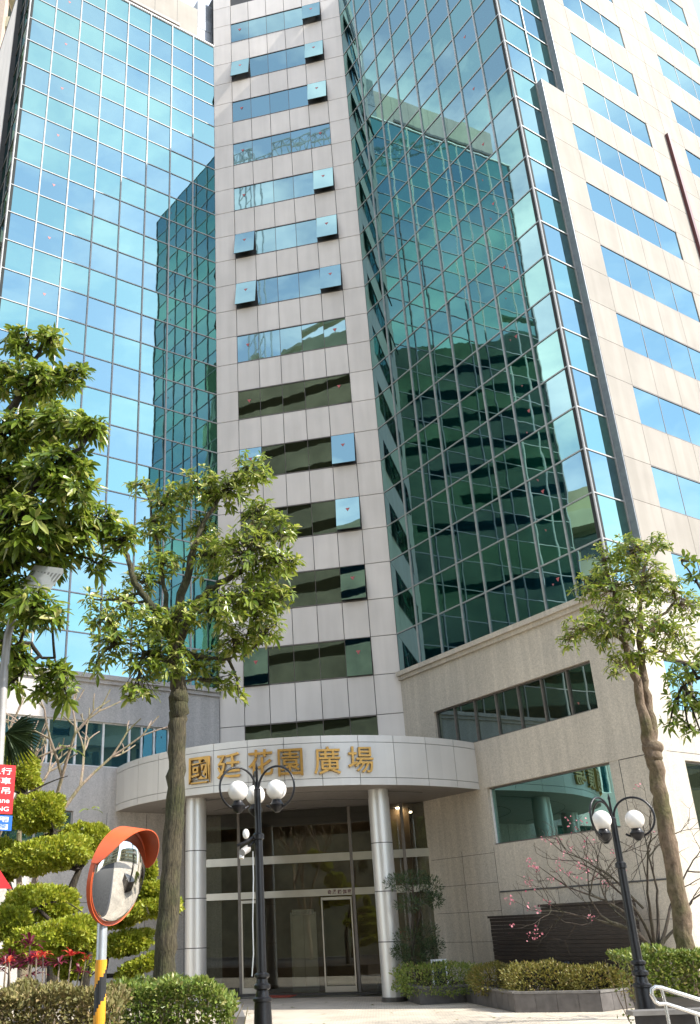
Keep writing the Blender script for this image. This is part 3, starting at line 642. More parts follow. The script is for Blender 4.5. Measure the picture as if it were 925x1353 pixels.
# ------------------------------------------------------------------ leaves, crowns, hedges
def nrm(a): return a / np.maximum(np.linalg.norm(a, axis=-1, keepdims=True), 1e-9)
def whorls(mb, C, A, n, Ln, W, m, droop=.25, tilt=(.1, .75)):
    C = np.asarray(C, float); A = nrm(np.asarray(A, float)); N = len(C)
    r = nrm(rng.normal(size=(N, 3))); e1 = nrm(np.cross(A, r)); e2 = np.cross(A, e1)
    ph = (np.arange(n)[None] / n * 2 * np.pi) + rng.uniform(0, 6.28, (N, 1)) + rng.normal(0, .22, (N, n))
    ti = rng.uniform(*tilt, (N, n)); ln = Ln * rng.uniform(.45, 1.2, (N, n)) * rng.uniform(.7, 1.15, (N, 1))
    rad = e1[:, None] * np.cos(ph)[..., None] + e2[:, None] * np.sin(ph)[..., None]
    d = nrm(rad * np.cos(ti)[..., None] + A[:, None] * np.sin(ti)[..., None])
    up = nrm(A[:, None] - d * (A[:, None] * d).sum(-1, keepdims=True)); sd = np.cross(d, up)
    c = C[:, None]; l = ln[..., None]; dz = np.zeros(3); dz[2] = -1
    w = W * l / Ln
    base = c + d * .06 * l
    mid = c + d * .60 * l + dz * droop * .20 * l; shd = c + d * .86 * l + dz * droop * .50 * l
    tip = c + d * l + dz * droop * .75 * l
    q = c + d * .3 * l + dz * droop * .04 * l
    V = np.stack([base, q - sd * w * .36, q + sd * w * .36, mid - sd * w * .5, mid + sd * w * .5, mid - up * w * .14, tip, shd - sd * w * .30, shd + sd * w * .30], axis=2).reshape(-1, 3)
    F = np.array([[0, 5, 1], [0, 2, 5], [1, 5, 3], [2, 4, 5], [3, 5, 7], [5, 4, 8], [7, 5, 6], [5, 8, 6]])
    K = N * n; F = (F[None] + (np.arange(K) * 9)[:, None, None]).reshape(-1, 3)
    mb.arrays(V, F, m)
def blades(mb, C, D, Ln, W, m, up=None):
    # single small leaves: base points C, directions D
    C = np.asarray(C, float); D = nrm(np.asarray(D, float)); N = len(C)
    r = nrm(rng.normal(size=(N, 3)) + (0 if up is None else np.asarray(up))); sd = nrm(np.cross(D, r)); nn = np.cross(sd, D)
    l = (Ln * rng.uniform(.7, 1.2, N))[:, None]; w = l * W / Ln
    V = np.stack([C, C + D * .5 * l - sd * w * .5 + nn * w * .12, C + D * l, C + D * .5 * l + sd * w * .5 + nn * w * .12], 1).reshape(-1, 3)
    F = (np.array([[0, 3, 2], [0, 2, 1]])[None] + (np.arange(N) * 4)[:, None, None]).reshape(-1, 3)
    mb.arrays(V, F, m)
def ball_pts(c, r, n, shell=.45):
    d = nrm(rng.normal(size=(n, 3))); k = rng.uniform(shell ** 3, 1, n) ** (1 / 3)
    return np.asarray(c) + d * k[:, None] * np.asarray(r), d
def bend(a, b, n=6, sag=.12, seed=None):
    a = np.asarray(a, float); b = np.asarray(b, float); L_ = np.linalg.norm(b - a); o = rng.normal(0, sag * .5, 3) * L_; o[2] += sag * .3 * L_
    return [a + (b - a) * t + o * math.sin(math.pi * t) for t in np.linspace(0, 1, n)]

def broad_tree(name, label, Y, trunk, limbs, clusters, leafL, leaf, barkm, density=1.0, group=None, dspread=1.0, sides=14, knob=None):
    # trunk: (px, py, radius m); limbs: lists of (px, py, dY, radius); clusters: (px, py, radius px, dY)
    base = at(*trunk[0][:2], Y); root = thing(name, label, 'tree', (base[0], base[1], 0), group)
    tm = MB(); pts = [at(x, y, Y) for x, y, r in trunk]; rad = [r for x, y, r in trunk]
    def dense(P, R, k=7, wob=.012):
        out, rr = [], []
        for i in range(len(P) - 1):
            for t in np.linspace(0, 1, k, endpoint=False):
                out.append(P[i] * (1 - t) + P[i + 1] * t + rng.normal(0, wob, 3)); rr.append(R[i] * (1 - t) + R[i + 1] * t * 1.0)
        return out + [P[-1]], [q * rng.uniform(.93, 1.08) for q in rr] + [R[-1]]
    pp, rr = dense(pts, rad); tm.tube(pp, rr, barkm, sides)
    if knob: tm.sphere(at(knob[0], knob[1], Y), knob[2], barkm, 12, 8, (1, 1, .8))
    tm.build('trunk', root, 60)
    bm = MB(); nodes = [pts[-1]]
    for lm in limbs:
        P = [at(x, y, Y + dy) for x, y, dy, r in lm]; q, r2 = dense(P, [r for *_, r in lm], 5, .02); bm.tube(q, r2, barkm, 8); nodes += q
    lf = MB(); sc = Y / FPX
    for x, y, rp, dy in clusters:
        c = at(x, y, Y + dy); r = rp * sc; rp = rp * 1.06; n = max(4, int(density * 4.1 * (rp / 10) ** 2))
        src = min(nodes, key=lambda p: np.linalg.norm(p - c) + (0 if p[2] < c[2] + .1 else .6))
        lim = bend(src, c, 6, .15); bm.tube(lim, list(np.linspace(.028, .012, 6) * (Y / 15)), barkm, 6)
        p, d = ball_pts(c, (r, r * dspread, r * .9), n)
        ax = d * .8 + np.array([0, 0, .75]) + rng.normal(0, .35, (n, 3))
        h_ = n // 2; dr = p - c
        whorls(lf, p[:h_], ax[:h_], 7, leafL, leafL * .33, leaf, .3, (.05, .8)); whorls(lf, p[h_:], ax[h_:], 6, leafL, leafL * .32, leaf, .55, (-.3, .55))
        q_ = c + dr * rng.uniform(.3, .95, (n, 1)) + rng.normal(0, .04, (n, 3)); blades(lf, q_, rng.normal(size=(n, 3)) + d * .6, leafL * .8, leafL * .22, leaf)
        for k in range(n):
            if rng.random() < .8:
                s0 = lim[rng.integers(2, 6)]; bm.tube(bend(s0, p[k], 4, .1), [.009, .007, .006, .004], barkm, 4, False)
    bm.build('branches', root, 60); lf.build('crown', root)
    return root

# the tree before the entrance
broad_tree('broadleaf_tree', 'broadleaf tree with mossy trunk standing between the convex mirror and the three-globe lamp', 15,
    [(207, 1500, .2), (213, 1345, .165), (219, 1250, .158), (226, 1150, .15), (232, 1040, .142), (235, 960, .14), (236, 925, .165), (236, 900, .125), (232, 868, .10)],
    [[(235, 905, 0, .11), (232, 850, .05, .10), (236, 800, .1, .085), (252, 740, .15, .065), (268, 690, .2, .045), (300, 640, .2, .025), (330, 610, .2, .012)],
     [(235, 880, 0, .09), (222, 835, -.2, .075), (200, 800, -.3, .065), (178, 770, -.35, .055), (168, 735, -.4, .04), (150, 690, -.3, .015)],
     [(236, 850, 0, .075), (262, 790, -.1, .07), (300, 768, -.2, .055), (345, 740, -.35, .03), (375, 735, -.4, .012)],
     [(238, 860, 0, .06), (275, 870, .3, .035), (320, 868, .4, .014)], [(234, 880, 0, .05), (200, 862, -.4, .035), (160, 850, -.5, .012)],
     [(222, 835, 0, .05), (214, 760, .3, .035), (205, 690, .4, .02), (190, 640, .4, .01)]],
    [(332, 622, 34, .2), (300, 650, 34, .3), (262, 645, 36, .2), (222, 662, 34, .4), (184, 640, 17, .4), (205, 700, 24, .3), (345, 680, 30, -.2), (372, 700, 22, -.3), (365, 745, 34, -.3), (325, 730, 44, -.5), (280, 735, 36, .1),
     (268, 700, 26, .5), (372, 790, 22, -.1), (335, 790, 40, -.2), (295, 800, 34, -.5), (352, 832, 28, .1), (310, 842, 34, .3), (215, 745, 30, .3), (185, 770, 24, .1), (240, 815, 28, -.6), (200, 825, 36, -.4), (160, 800, 26, -.3), (135, 815, 26, -.4),
     (118, 790, 12, -.4), (150, 850, 28, -.5), (190, 870, 30, -.5), (225, 872, 30, -.5), (270, 880, 28, .3), (300, 900, 18, .4), (183, 915, 22, -.5), (315, 918, 8, .4), (125, 880, 12, -.6), (196, 690, 12, .4)],
    .165, 'leaf_broad', 'bark_mossy', 1.2, None, 1.0)
# the near tree whose crown comes in from the left
broad_tree('broadleaf_tree', 'big near broadleaf tree reaching in from the left edge, above the flat street light', 10,
    [(-120, 1700, .26), (-110, 1300, .22), (-95, 1000, .19), (-75, 800, .17), (-60, 720, .16)],
    [[(-60, 720, 0, .11), (-20, 640, .1, .08), (5, 560, .2, .06), (40, 500, .3, .04), (62, 440, .3, .015)], [(-70, 780, 0, .1), (-10, 700, -.2, .07), (50, 640, -.3, .05), (110, 590, -.3, .02)],
     [(-70, 800, 0, .09), (0, 760, .3, .06), (70, 720, .4, .045), (125, 700, .4, .03), (165, 720, .4, .012)], [(-80, 850, 0, .08), (-20, 850, .2, .05), (40, 850, .3, .03), (75, 880, .3, .012)]],
    [(25, 452, 26, .2), (68, 448, 22, .3), (95, 500, 26, .2), (45, 505, 40, .2), (5, 500, 30, .3), (118, 565, 24, -.3), (80, 560, 38, -.1), (30, 575, 48, .2), (130, 560, 12, -.3), (70, 620, 44, -.2), (10, 640, 44, .2), (95, 650, 36, -.3), (40, 690, 50, -.2), (5, 720, 40, .1),
     (90, 705, 40, .2), (130, 690, 30, .4), (160, 712, 24, .4), (70, 745, 26, .3), (130, 745, 16, .4), (10, 780, 34, .3), (45, 800, 30, -.3), (72, 815, 18, -.3), (5, 835, 26, .3), (75, 890, 20, .3), (88, 915, 16, .3), (58, 912, 13, .3), (20, 870, 22, .2), (15, 905, 12, .2), (112, 610, 16, -.3)],
    .18, 'leaf_broad_dark', 'bark_dark', 1.1, None, 1.0)
# the two-stemmed tree at the right corner
broad_tree('broadleaf_tree', 'slim tan-barked tree with a knot and two stems right of the two-globe lamp', 18,
    [(915, 1330, .185), (906, 1250, .165), (890, 1150, .152), (876, 1070, .145), (865, 1010, .148), (860, 985, .165)],
    [[(858, 985, 0, .12), (850, 940, 0, .095), (838, 890, 0, .085), (826, 850, .1, .06), (815, 800, .2, .045), (800, 750, .3, .015)], [(862, 985, 0, .12), (858, 940, .1, .09), (850, 890, .15, .08), (846, 830, .1, .06), (848, 770, 0, .04), (860, 720, 0, .012)],
     [(846, 850, 0, .05), (868, 820, .2, .035), (900, 790, .3, .012)], [(826, 850, 0, .05), (795, 820, -.2, .03), (760, 840, -.3, .012)]],
    [(800, 738, 28, .3), (835, 728, 32, .2), (868, 718, 20, 0), (775, 775, 22, .1), (810, 775, 36, .1), (850, 765, 36, -.2), (885, 775, 24, .2), (905, 800, 26, .3), (795, 815, 30, -.2), (765, 830, 22, -.3), (752, 845, 16, -.3), (835, 815, 36, -.3), (875, 825, 30, .1), (800, 845, 18, -.2), (818, 880, 20, -.2), (845, 865, 24, 0), (900, 840, 20, .3), (880, 860, 16, .2)],
    .16, 'leaf_broad', 'bark_tan', 1.25, None, 1.0, knob=(864, 988, .18))
broad_tree('broadleaf_tree', 'broadleaf tree off the right edge, only its drooping twigs showing by the blue window', 15,
    [(1030, 1450, .2), (1020, 1200, .18), (1010, 1000, .16), (1000, 900, .14)], [[(1000, 900, 0, .08), (960, 830, 0, .05), (920, 770, 0, .02), (900, 740, 0, .01)], [(1000, 920, 0, .08), (950, 880, 0, .05), (905, 905, .1, .015)]],
    [(912, 742, 10, 0), (925, 760, 14, 0), (890, 890, 18, .1), (912, 880, 22, 0), (895, 930, 20, .1), (920, 925, 20, 0), (910, 965, 12, .1), (885, 955, 10, .1), (950, 860, 30, 0), (950, 930, 30, 0), (925, 965, 9, .1), (960, 780, 30, 0)],
    .18, 'leaf_broad_dark', 'bark_dark', .8, None, 1.0)

# cloud-pruned topiary
def topiary(label, Y, stems, pads, leaf, group='cloud-pruned trees'):
    b = at(*stems[0][0][:2], Y); root = thing('topiary_tree', label, 'topiary', (b[0], b[1], 0), group)
    tm = MB()
    for st in stems: P = [at(x, y, Y + dy) for x, y, dy, r in st]; tm.tube(P, [r for *_, r in st], 'bark_dark', 8)
    for x, y, w, h, dy, rot in pads:
        P0 = at(x, y + h * .6, Y + dy); src = min((at(px_, py_, Y + d_) for st in stems for px_, py_, d_, r in st), key=lambda p: np.linalg.norm(p - P0))
        for k in range(6):
            tm.tube(bend(src, P0 + rng.normal(0, 1, 3) * np.array([w, w, h * .4]) * .5 * Y / FPX, 5, .1), [.03, .022, .016, .012, .008], 'bark_dark', 5)
    tm.build('trunk', root, 60)
    for x, y, w, h, dy, rot in pads:
        c = at(x, y, Y + dy); sc = Y / FPX; R_ = np.array([w, w * .8, h]) * sc; n = int(1300 + 9000 * R_[0] * max(R_[2], .18) * 2)
        d = nrm(rng.normal(size=(n, 3))); k = rng.uniform(.72, 1.0, n) ** .5
        lump = 1 + .10 * np.sin(d[:, 0] * 7 + x) * np.cos(d[:, 1] * 6 + y) + .07 * np.sin(d[:, 2] * 9 + d[:, 0] * 11)
        flat = d.copy(); flat[:, 2] = np.where(flat[:, 2] < 0, flat[:, 2] * .75, flat[:, 2]); flat = np.sign(flat) * np.abs(flat) ** .8
        off = flat * (k * lump)[:, None] * R_; off[:, 2] += off[:, 0] * math.tan(RAD(rot))
        pm = MB(); cs = []
        for iv in range(1, 8):
            for iu in range(18):
                q = math.pi * iv / 8; a = 2 * math.pi * iu / 18; dd = np.array([math.sin(q) * math.cos(a), math.sin(q) * math.sin(a), math.cos(q)]); dd[2] *= .75 if dd[2] < 0 else 1
                o_ = np.sign(dd) * np.abs(dd) ** .8 * R_ * .74; o_[2] += o_[0] * math.tan(RAD(rot)); cs.append(c + o_)
        pm.arrays(np.array(cs), np.array([[i * 18 + j, (i + 1) * 18 + j, (i + 1) * 18 + (j + 1) % 18, i * 18 + (j + 1) % 18] for i in range(6) for j in range(18)]), leaf)
        blades(pm, c + off, d + rng.normal(0, .6, (n, 3)) + np.array([0, 0, .3]), .085, .05, leaf, d * 1.2)
        pm.build('foliage_pad', root)
    return root
topiary('tall cloud-pruned tree with yellow-green pads beside the red road sign', 19,
    [[(62, 1420, 0, .12), (70, 1250, 0, .10), (92, 1180, 0, .085), (104, 1150, 0, .07), (70, 1100, 0, .05), (35, 1050, 0, .035)]],
    [(12, 1012, 38, 30, .2, -22), (50, 1076, 32, 24, 0, 3), (62, 1132, 52, 20, -.3, 8), (112, 1112, 32, 20, .4, 0), (5, 1140, 18, 26, 0, 0)], 'leaf_topiary')
topiary('low cloud-pruned tree with a broad slanting pad above the crimson plants', 17,
    [[(104, 1380, 0, .10), (112, 1300, 0, .085), (118, 1262, 0, .07), (80, 1230, 0, .045), (50, 1200, 0, .03)]],
    [(54, 1196, 44, 21, .5, 0), (14, 1222, 27, 18, 0, 0), (68, 1246, 56, 22, -.2, 12), (98, 1270, 22, 22, .1, 0)], 'leaf_topiary')
topiary('cloud-pruned tree with small flat tiers behind the convex mirror', 20,
    [[(128, 1330, 0, .09), (140, 1260, 0, .08), (132, 1215, 0, .06), (160, 1190, 0, .045), (190, 1180, 0, .03)], [(140, 1255, 0, .05), (170, 1262, 0, .035), (200, 1240, 0, .02)], [(134, 1290, 0, .05), (165, 1288, 0, .03), (205, 1272, 0, .02)]],
    [(190, 1178, 24, 9, 0, 3), (195, 1203, 42, 10, 0, 5), (150, 1215, 26, 10, .2, 0), (168, 1247, 28, 13, 0, 8), (190, 1275, 30, 8, 0, 20), (196, 1150, 8, 14, 0, 0)], 'leaf_topiary')

# hedges
def hedge(name, label, cat, poly_px, Y, depth, z0, leaf, Ln, n, dens_top=True, group=None, stems=30):
    # poly_px: top outline (px, py) left to right in the photo, at distance Y
    P = [at(x, y, Y) for x, y in poly_px]; root = thing(name, label, cat, (P[0][0], P[0][1], z0), group)
    xs = np.array([p[0] for p in P]); zs = np.array([p[2] for p in P]); ys = np.array([p[1] for p in P])
    x = rng.uniform(xs[0], xs[-1], n); yy = rng.uniform(0, 1, n); ztop = np.interp(x, xs, zs); yb = np.interp(x, xs, ys)
    u = rng.uniform(0, 1, n); side = rng.uniform(0, 1, n)
    ztop = ztop + .05 * np.sin(x * 5.1 + yy * 4) + .03 * np.sin(x * 13 + 2)
    zc = np.where(side < .45, ztop - rng.exponential(.05, n), z0 + (ztop - z0) * u ** .8)
    yc = np.where(side < .45, yb + yy * depth, np.where(side < .85, yb + rng.exponential(.06, n), yb + yy * depth))
    nx = rng.normal(0, .5, n); D = np.stack([nx, np.where(side < .45, rng.normal(0, .5, n), -.7 + rng.normal(0, .4, n)), np.where(side < .45, .8, .25) + rng.normal(0, .4, n)], 1)
    lf = MB(); blades(lf, np.stack([x, yc, zc], 1), D, Ln, Ln * .52, leaf, np.array([0, -.4, .9])); lf.build('foliage', root)
    st = MB()
    for k in range(stems):
        x0 = rng.uniform(xs[0], xs[-1]); y0 = np.interp(x0, xs, ys) + rng.uniform(.04, depth); zt = np.interp(x0, xs, zs)
        st.tube(bend((x0, y0, z0), (x0 + rng.normal(0, .12), y0 + rng.normal(0, .06), zt - .06), 4, .1), [.012, .01, .008, .005], 'bark_pale', 4)
    st.build('stems', root); return root
hedge('clipped_hedge', 'leafy green hedge at the foot of the mossy tree, left of the three-globe lamp', 'hedge', [(128, 1312), (160, 1303), (200, 1306), (250, 1301), (286, 1309), (306, 1326)], 12.5, 1.3, .4, 'leaf_hedge', .075, 9500, stems=70)
hedge('clipped_hedge', 'low yellowing brownish hedge in the lower left corner under the striped pole', 'hedge', [(-60, 1318), (0, 1314), (50, 1318), (90, 1312), (150, 1320)], 10.5, 1.2, .4, 'grass_dry', .07, 9000, stems=40)
# planter under the left hedges
mb = MB(); mb.prism([(-8, 10.2), (-1.15, 10.2), (-.70, 14.0), (-.95, 17.5), (-2.5, 21), (-12, 23)], 0, .42, 'soil'); mb.prism([(-.72, 13.9), (-.56, 13.9), (-.82, 17.6), (-.97, 17.6)], 0, .9, 'planter_cap')
o = mb.build('planting_bed'); tag(o, 'raised planting bed of dark soil with a grey stone end beside the left hedge', 'planting bed')

# crimson cordylines and red bracts
def strap_plant(label, px_, py_, Y, n, leaf, Ln, W, grp, spread=.9, bract=None):
    p = at(px_, py_, Y); root = thing('cordyline', label, 'plant', (p[0], p[1], .4), grp); st = MB(); lf = MB()
    for k in range(n):
        b = p + rng.normal(0, 1, 3) * np.array([.28, .25, .09]); st.tube([(b[0] * .6 + p[0] * .4, b[1], .4), b], [.016, .01], 'bark_pale', 5)
        N = 15; a = rng.uniform(0, 6.28, N); ti = rng.uniform(.2, 1.4, N); D = np.stack([np.cos(a) * np.cos(ti), np.sin(a) * np.cos(ti), np.sin(ti)], 1)
        whorls(lf, np.array([b]), np.array([[0, 0, 1.]]), N, Ln, W, leaf if not (bract and b[2] > p[2] - .02) else bract, .6, (.2, 1.3))
    st.build('stem', root); lf.build('leaves', root)
strap_plant('dark crimson cordyline with strap leaves in the lower left corner', 22, 1278, 14.5, 9, 'leaf_crimson', .34, .05, 'crimson cordylines')
strap_plant('dark crimson cordyline at the left frame edge under the yellow pads', -8, 1272, 15, 6, 'leaf_crimson', .34, .05, 'crimson cordylines')
strap_plant('plant with bright orange-red bracts below the slanting topiary pad', 64, 1272, 14, 8, 'leaf_crimson', .2, .045, 'crimson cordylines', bract='bract')

# fan palm and bare frangipani behind the topiary
pc = at(-8, 985, 16); palm = thing('fan_palm', 'dark fan palm frond behind the red road sign', 'palm', (pc[0], pc[1], 0))
mb = MB(); mb.tube([(pc[0] - .3, pc[1], 0), (pc[0] - .25, pc[1] + .1, 2), pc], [.11, .09, .06], 'bark_dark', 10); mb.build('trunk', palm, 60)
mb = MB(); hub = at(8, 968, 16); Vs, Fs = [], []
for k, a in enumerate(np.linspace(-85, 40, 24)):
    a = RAD(a); d = np.array([math.cos(a), .15 * math.sin(k), math.sin(a)]); L_ = .72 * (1 - .15 * abs(k - 11) / 11); s = np.array([-math.sin(a), .2, math.cos(a)]) * .028
    b = len(Vs); tip = hub + d * L_ + np.array([0, -.05, -.10]); m_ = hub + d * L_ * .55
    Vs += [hub, m_ - s, m_ + np.array([0, .03, 0]), m_ + s, tip]; Fs += [[b, b + 1, b + 2], [b, b + 2, b + 3], [b + 1, b + 4, b + 2], [b + 2, b + 4, b + 3]]
mb.arrays(np.array(Vs), np.array(Fs), 'leaf_pine'); mb.tube([pc, hub], [.02, .012], 'leaf_pine', 6); mb.build('frond', palm)
fb = at(30, 1330, 21); fr = thing('frangipani', 'bare pale frangipani branches in front of the left granite wall', 'shrub', (fb[0], fb[1], 0))
mb = MB()
def fork(p, d, L_, r, dep):
    q = p + d * L_; mb.tube([p, (p + q) / 2 + rng.normal(0, .02, 3), q], [r, r * .85, r * .75], 'bark_pale', 6)
    if dep:
        for k in range(2 + (rng.random() < .5)): fork(q, nrm(d + rng.normal(0, .5, 3) * np.array([1, .7, .6]) + np.array([.1, 0, .1])), L_ * rng.uniform(.6, .85), r * .72, dep - 1)
for a in (-.35, -.1, .2): fork(at(30 + 30 * a, 1200, 21), unit([a, 0, 1]), 1.5, .07, 4)
mb.tube([fb, at(30, 1200, 21)], [.12, .09], 'bark_pale', 8); mb.build('branches', fr, 60)
mb = MB(); P = np.array([at(x, y, 20.6) for x, y in ((38, 925), (55, 918), (88, 990), (120, 1070), (116, 1090), (95, 1100))]); whorls(mb, P, np.tile([0.2, -.1, 1.], (6, 1)), 4, .42, .1, 'leaf_hedge', .7); mb.build('leaves', fr)

# ------------------------------------------------------------------ planter, shrubs, slate walls, ramp on the right
def gp(x, y): return onz(x, y, 0)[:2]
front = [gp(500, 1311), gp(556, 1328), gp(614, 1324), gp(682, 1338), gp(796, 1337), gp(842, 1331), (13.0, 24.6)]
front = [np.array(p) for p in front]
front[2] = np.array([4.95, 28.6])
mb = MB(); PH = .44
def inset(poly, d):
    out = []
    for i, p in enumerate(poly):
        a = poly[max(i - 1, 0)]; b_ = poly[min(i + 1, len(poly) - 1)]; t = b_ - a; t = t / np.linalg.norm(t); out.append(p + d * np.array([-t[1], t[0]]))
    return out
inn_ = inset(front, .22)
for i in range(len(front) - 1):
    a, b_, c, d = front[i], front[i + 1], inn_[i + 1], inn_[i]
    mb.prism([a, b_, c, d], 0, PH - .05, 'planter_stone')
    n = max(1, int(np.linalg.norm(b_ - a) / .42)); t = (b_ - a) / np.linalg.norm(b_ - a); w = np.array([t[1], -t[0]])
    for k in range(n): 
        q0, q1 = a + (b_ - a) * (k + .012) / n, a + (b_ - a) * (k + .988) / n
        mb.prism([q0 + w * .012, q1 + w * .012, q1 - w * .0, q0 - w * .0], .012, PH - .06, 'planter_stone')
    mb.prism([a + w * .03, b_ + w * .03, c, d], PH - .05, PH, 'planter_cap')
mb.prism(inn_ + [RI.P(9.9, 0, .06)[:2], RI.P(1.2, 0, .06)[:2]], 0, PH - .08, 'soil')
o = mb.build('stone_planter'); tag(o, 'low zigzag planter of dark grey stone in front of the right granite wall', 'planter')
def shrub(label, x, y, w, h, Y, leaf, Ln=.07, boxy=2.6, n=None, grp='clipped shrubs in the stone planter'):
    c = at(x, y, Y); sc = Y / FPX; R_ = np.array([w * sc, w * sc * .7, h * sc]); root = thing('clipped_shrub', label, 'shrub', (c[0], c[1], PH - .1), grp)
    n = n or int(2600 * R_[0] * (R_[2] + .3) * 2 + 900); d = nrm(rng.normal(size=(n, 3)))
    s = (np.abs(d) ** boxy).sum(1) ** (-1 / boxy); k = rng.uniform(.72, 1.02, n); lump = 1 + .08 * np.sin(d[:, 0] * 8 + x) * np.cos(d[:, 2] * 7) + .05 * np.sin(d[:, 1] * 15 + d[:, 0] * 12)
    p = c + d * (s * k * lump)[:, None] * R_; lf = MB(); blades(lf, p, d + rng.normal(0, .5, (n, 3)) + np.array([0, 0, .4]), Ln, Ln * .5, leaf, d)
    lf.build('foliage', root); st = MB()
    for k in range(9): st.tube(bend((c[0] + rng.normal(0, .2) * R_[0], c[1], PH - .1), c + rng.normal(0, .45, 3) * R_, 4), [.016, .013, .01, .006], 'bark_dark', 5)
    st.build('stems', root)
shrub('box-shaped bright green clipped shrub nearest the right entrance column', 578, 1293, 49, 16, 28.6, 'leaf_hedge', .075, 5)
shrub('small olive shrub between the box-shaped one and the big round one', 655, 1294, 32, 17, 26.8, 'leaf_olive')
shrub('large rounded olive-gold shrub in the middle of the planter', 716, 1297, 46, 21, 25.6, 'leaf_olive')
shrub('olive-gold shrub right of the large rounded one, by the pathway light', 785, 1299, 36, 19, 25.2, 'leaf_olive')
shrub('brownish shrub tucked against the lamp post base', 828, 1303, 18, 14, 25.2, 'leaf_olive')
shrub('bright leafy shrub behind the gold ones beneath the plum tree', 815, 1282, 34, 12, 27.0, 'leaf_hedge')
hedge('clipped_hedge', 'tall glossy green hedge right of the two-globe lamp behind the handrail', 'hedge', [(842, 1266), (870, 1259), (905, 1261), (960, 1264)], 17, 1.6, .3, 'leaf_hedge', .10, 5200, stems=60)
# slate water walls
def slate(label, ta, tb, h, o0):
    mb = MB(); z = 0; rr = random.Random(int(h * 10))
    while z < h - .06:
        dz = min(.10, h - .06 - z); fbox(mb, RI, ta + rr.uniform(0, .015), tb - rr.uniform(0, .015), z, z + dz - .006, o0 - .3, o0 + rr.uniform(-.012, .012), 'brown_slate'); z += dz
    fbox(mb, RI, ta - .04, tb + .04, h - .06, h, o0 - .32, o0 + .05, 'brown_slate'); o = mb.build('slate_wall'); tag(o, label, 'wall', 'dark slate walls'); return o
slate('long low dark brown slate wall, left half, before the right granite wall', 4.2, 6.5, 2.15, .75)
slate('taller dark brown slate wall behind the plum branches and lamp', 6.56, 9.6, 2.38, .95)
# pathway light among the shrubs
p = at(752, 1290, 26.3); mb = MB(); mb.lathe((p[0], p[1], PH - .1), [(.05, 0), (.05, .5), (.11, .52), (.12, .6), (.10, .66), (.03, .68)], 'black_iron', 14); o = mb.build('pathway_light', None, 30); tag(o, 'small dark pathway light with cap among the gold shrubs', 'light')
# conifer by the entrance
p = at(548, 1300, 28.9); pine = thing('pruned_conifer', 'dark two-tiered pruned conifer beside the right entrance column', 'tree', (p[0], p[1], .3))
mb = MB(); P = [(p[0] + .15, p[1], .3), at(544, 1250, 28.9), at(546, 1200, 28.9), at(545, 1160, 28.9)]; mb.tube(P, [.06, .05, .04, .02], 'bark_dark', 7)
mb.tube([(p[0] - .3, p[1] + .2, .3), at(556, 1200, 29)], [.04, .02], 'bark_dark', 6); lf = MB()
for x, y, w, h, dy in ((527, 1166, 18, 9, 0), (552, 1178, 22, 16, .2), (570, 1172, 14, 12, .1), (540, 1195, 18, 9, -.2), (545, 1160, 20, 8, .2), (575, 1190, 10, 8, 0), (540, 1240, 18, 12, 0), (562, 1236, 20, 16, .2), (530, 1258, 12, 8, -.1), (572, 1252, 14, 10, .1), (548, 1265, 18, 7, 0)):
    c = at(x, y, 28.9 + dy); q, d = ball_pts(c, np.array([w, w * .8, h]) * 28.9 / FPX, 420, .2); blades(lf, q, d + np.array([0, 0, .5]) + rng.normal(0, .5, (420, 3)), .11, .022, 'leaf_pine')
    mb.tube(bend(at(546, y + 12, 28.9), c, 4), [.02, .015, .01, .006], 'bark_dark', 5)
mb.build('trunk', pine, 60); lf.build('crown', pine)
p = at(580, 1272, 30.4); mb = MB()
for a, b_, c, d in ((-.24, .24, .62, .68), (-.24, -.18, 0, .62), (.18, .24, 0, .62)): mb.box((p[0] + (a + b_) / 2, p[1], .36 + (c + d) / 2), (b_ - a, .05, d - c), 'white_frame')
mb.box((p[0], p[1], .36 + .31), (.36, .03, .6), 'dark_core'); o = mb.build('notice_frame'); tag(o, 'small white-framed dark panel on the ground right of the conifer', 'frame')
# red mat
a, b_ = gp(357, 1316), gp(392, 1310); F2 = CF
tm0, tm1 = cx(360, 1314)[0], cx(394, 1312)[0]
mb = MB(); fbox(mb, CF, tm0, tm1, .004, .03, GO + .2, GO + 1.15, 'red_mat'); o = mb.build('door_mat'); tag(o, 'red door mat before the glass doors', 'mat')
mb = MB(); fbox(mb, CF, -1.0, 7.9, .0, .012, GO + .12, GO + 1.3, 'granite_dark'); o = mb.build('threshold_pavement'); o['kind'] = 'structure'

# plum tree with a few blossoms
pb = at(866, 1330, 22); plum = thing('plum_tree', 'leafless plum tree with a few pink blossoms before the right granite wall', 'tree', (pb[0], pb[1], .3))
mb = MB(); tips = []
def grow(p, d, L_, r, dep):
    n = 4; pts = [p]; dd = d
    for k in range(n): dd = nrm(dd + rng.normal(0, .16, 3) + np.array([0, 0, .03])); pts.append(pts[-1] + dd * L_ / n)
    mb.tube(pts, list(np.linspace(r, r * .62, n + 1)), 'bark_dark', 6 if r > .015 else 4)
    if dep == 0 or r < .004: tips.append(pts[-1]); return
    for k in range(2): grow(pts[-1], nrm(dd + rng.normal(0, .42, 3)), L_ * rng.uniform(.6, .85), r * .62, dep - 1)
    if dep > 1: grow(pts[2], nrm(dd + rng.normal(0, .6, 3)), L_ * rng.uniform(.5, .75), r * .5, dep - 2); tips.append(pts[3])
b0 = at(868, 1262, 22); mb.tube([(pb[0], pb[1], .3), b0], [.085, .065], 'bark_dark', 8)
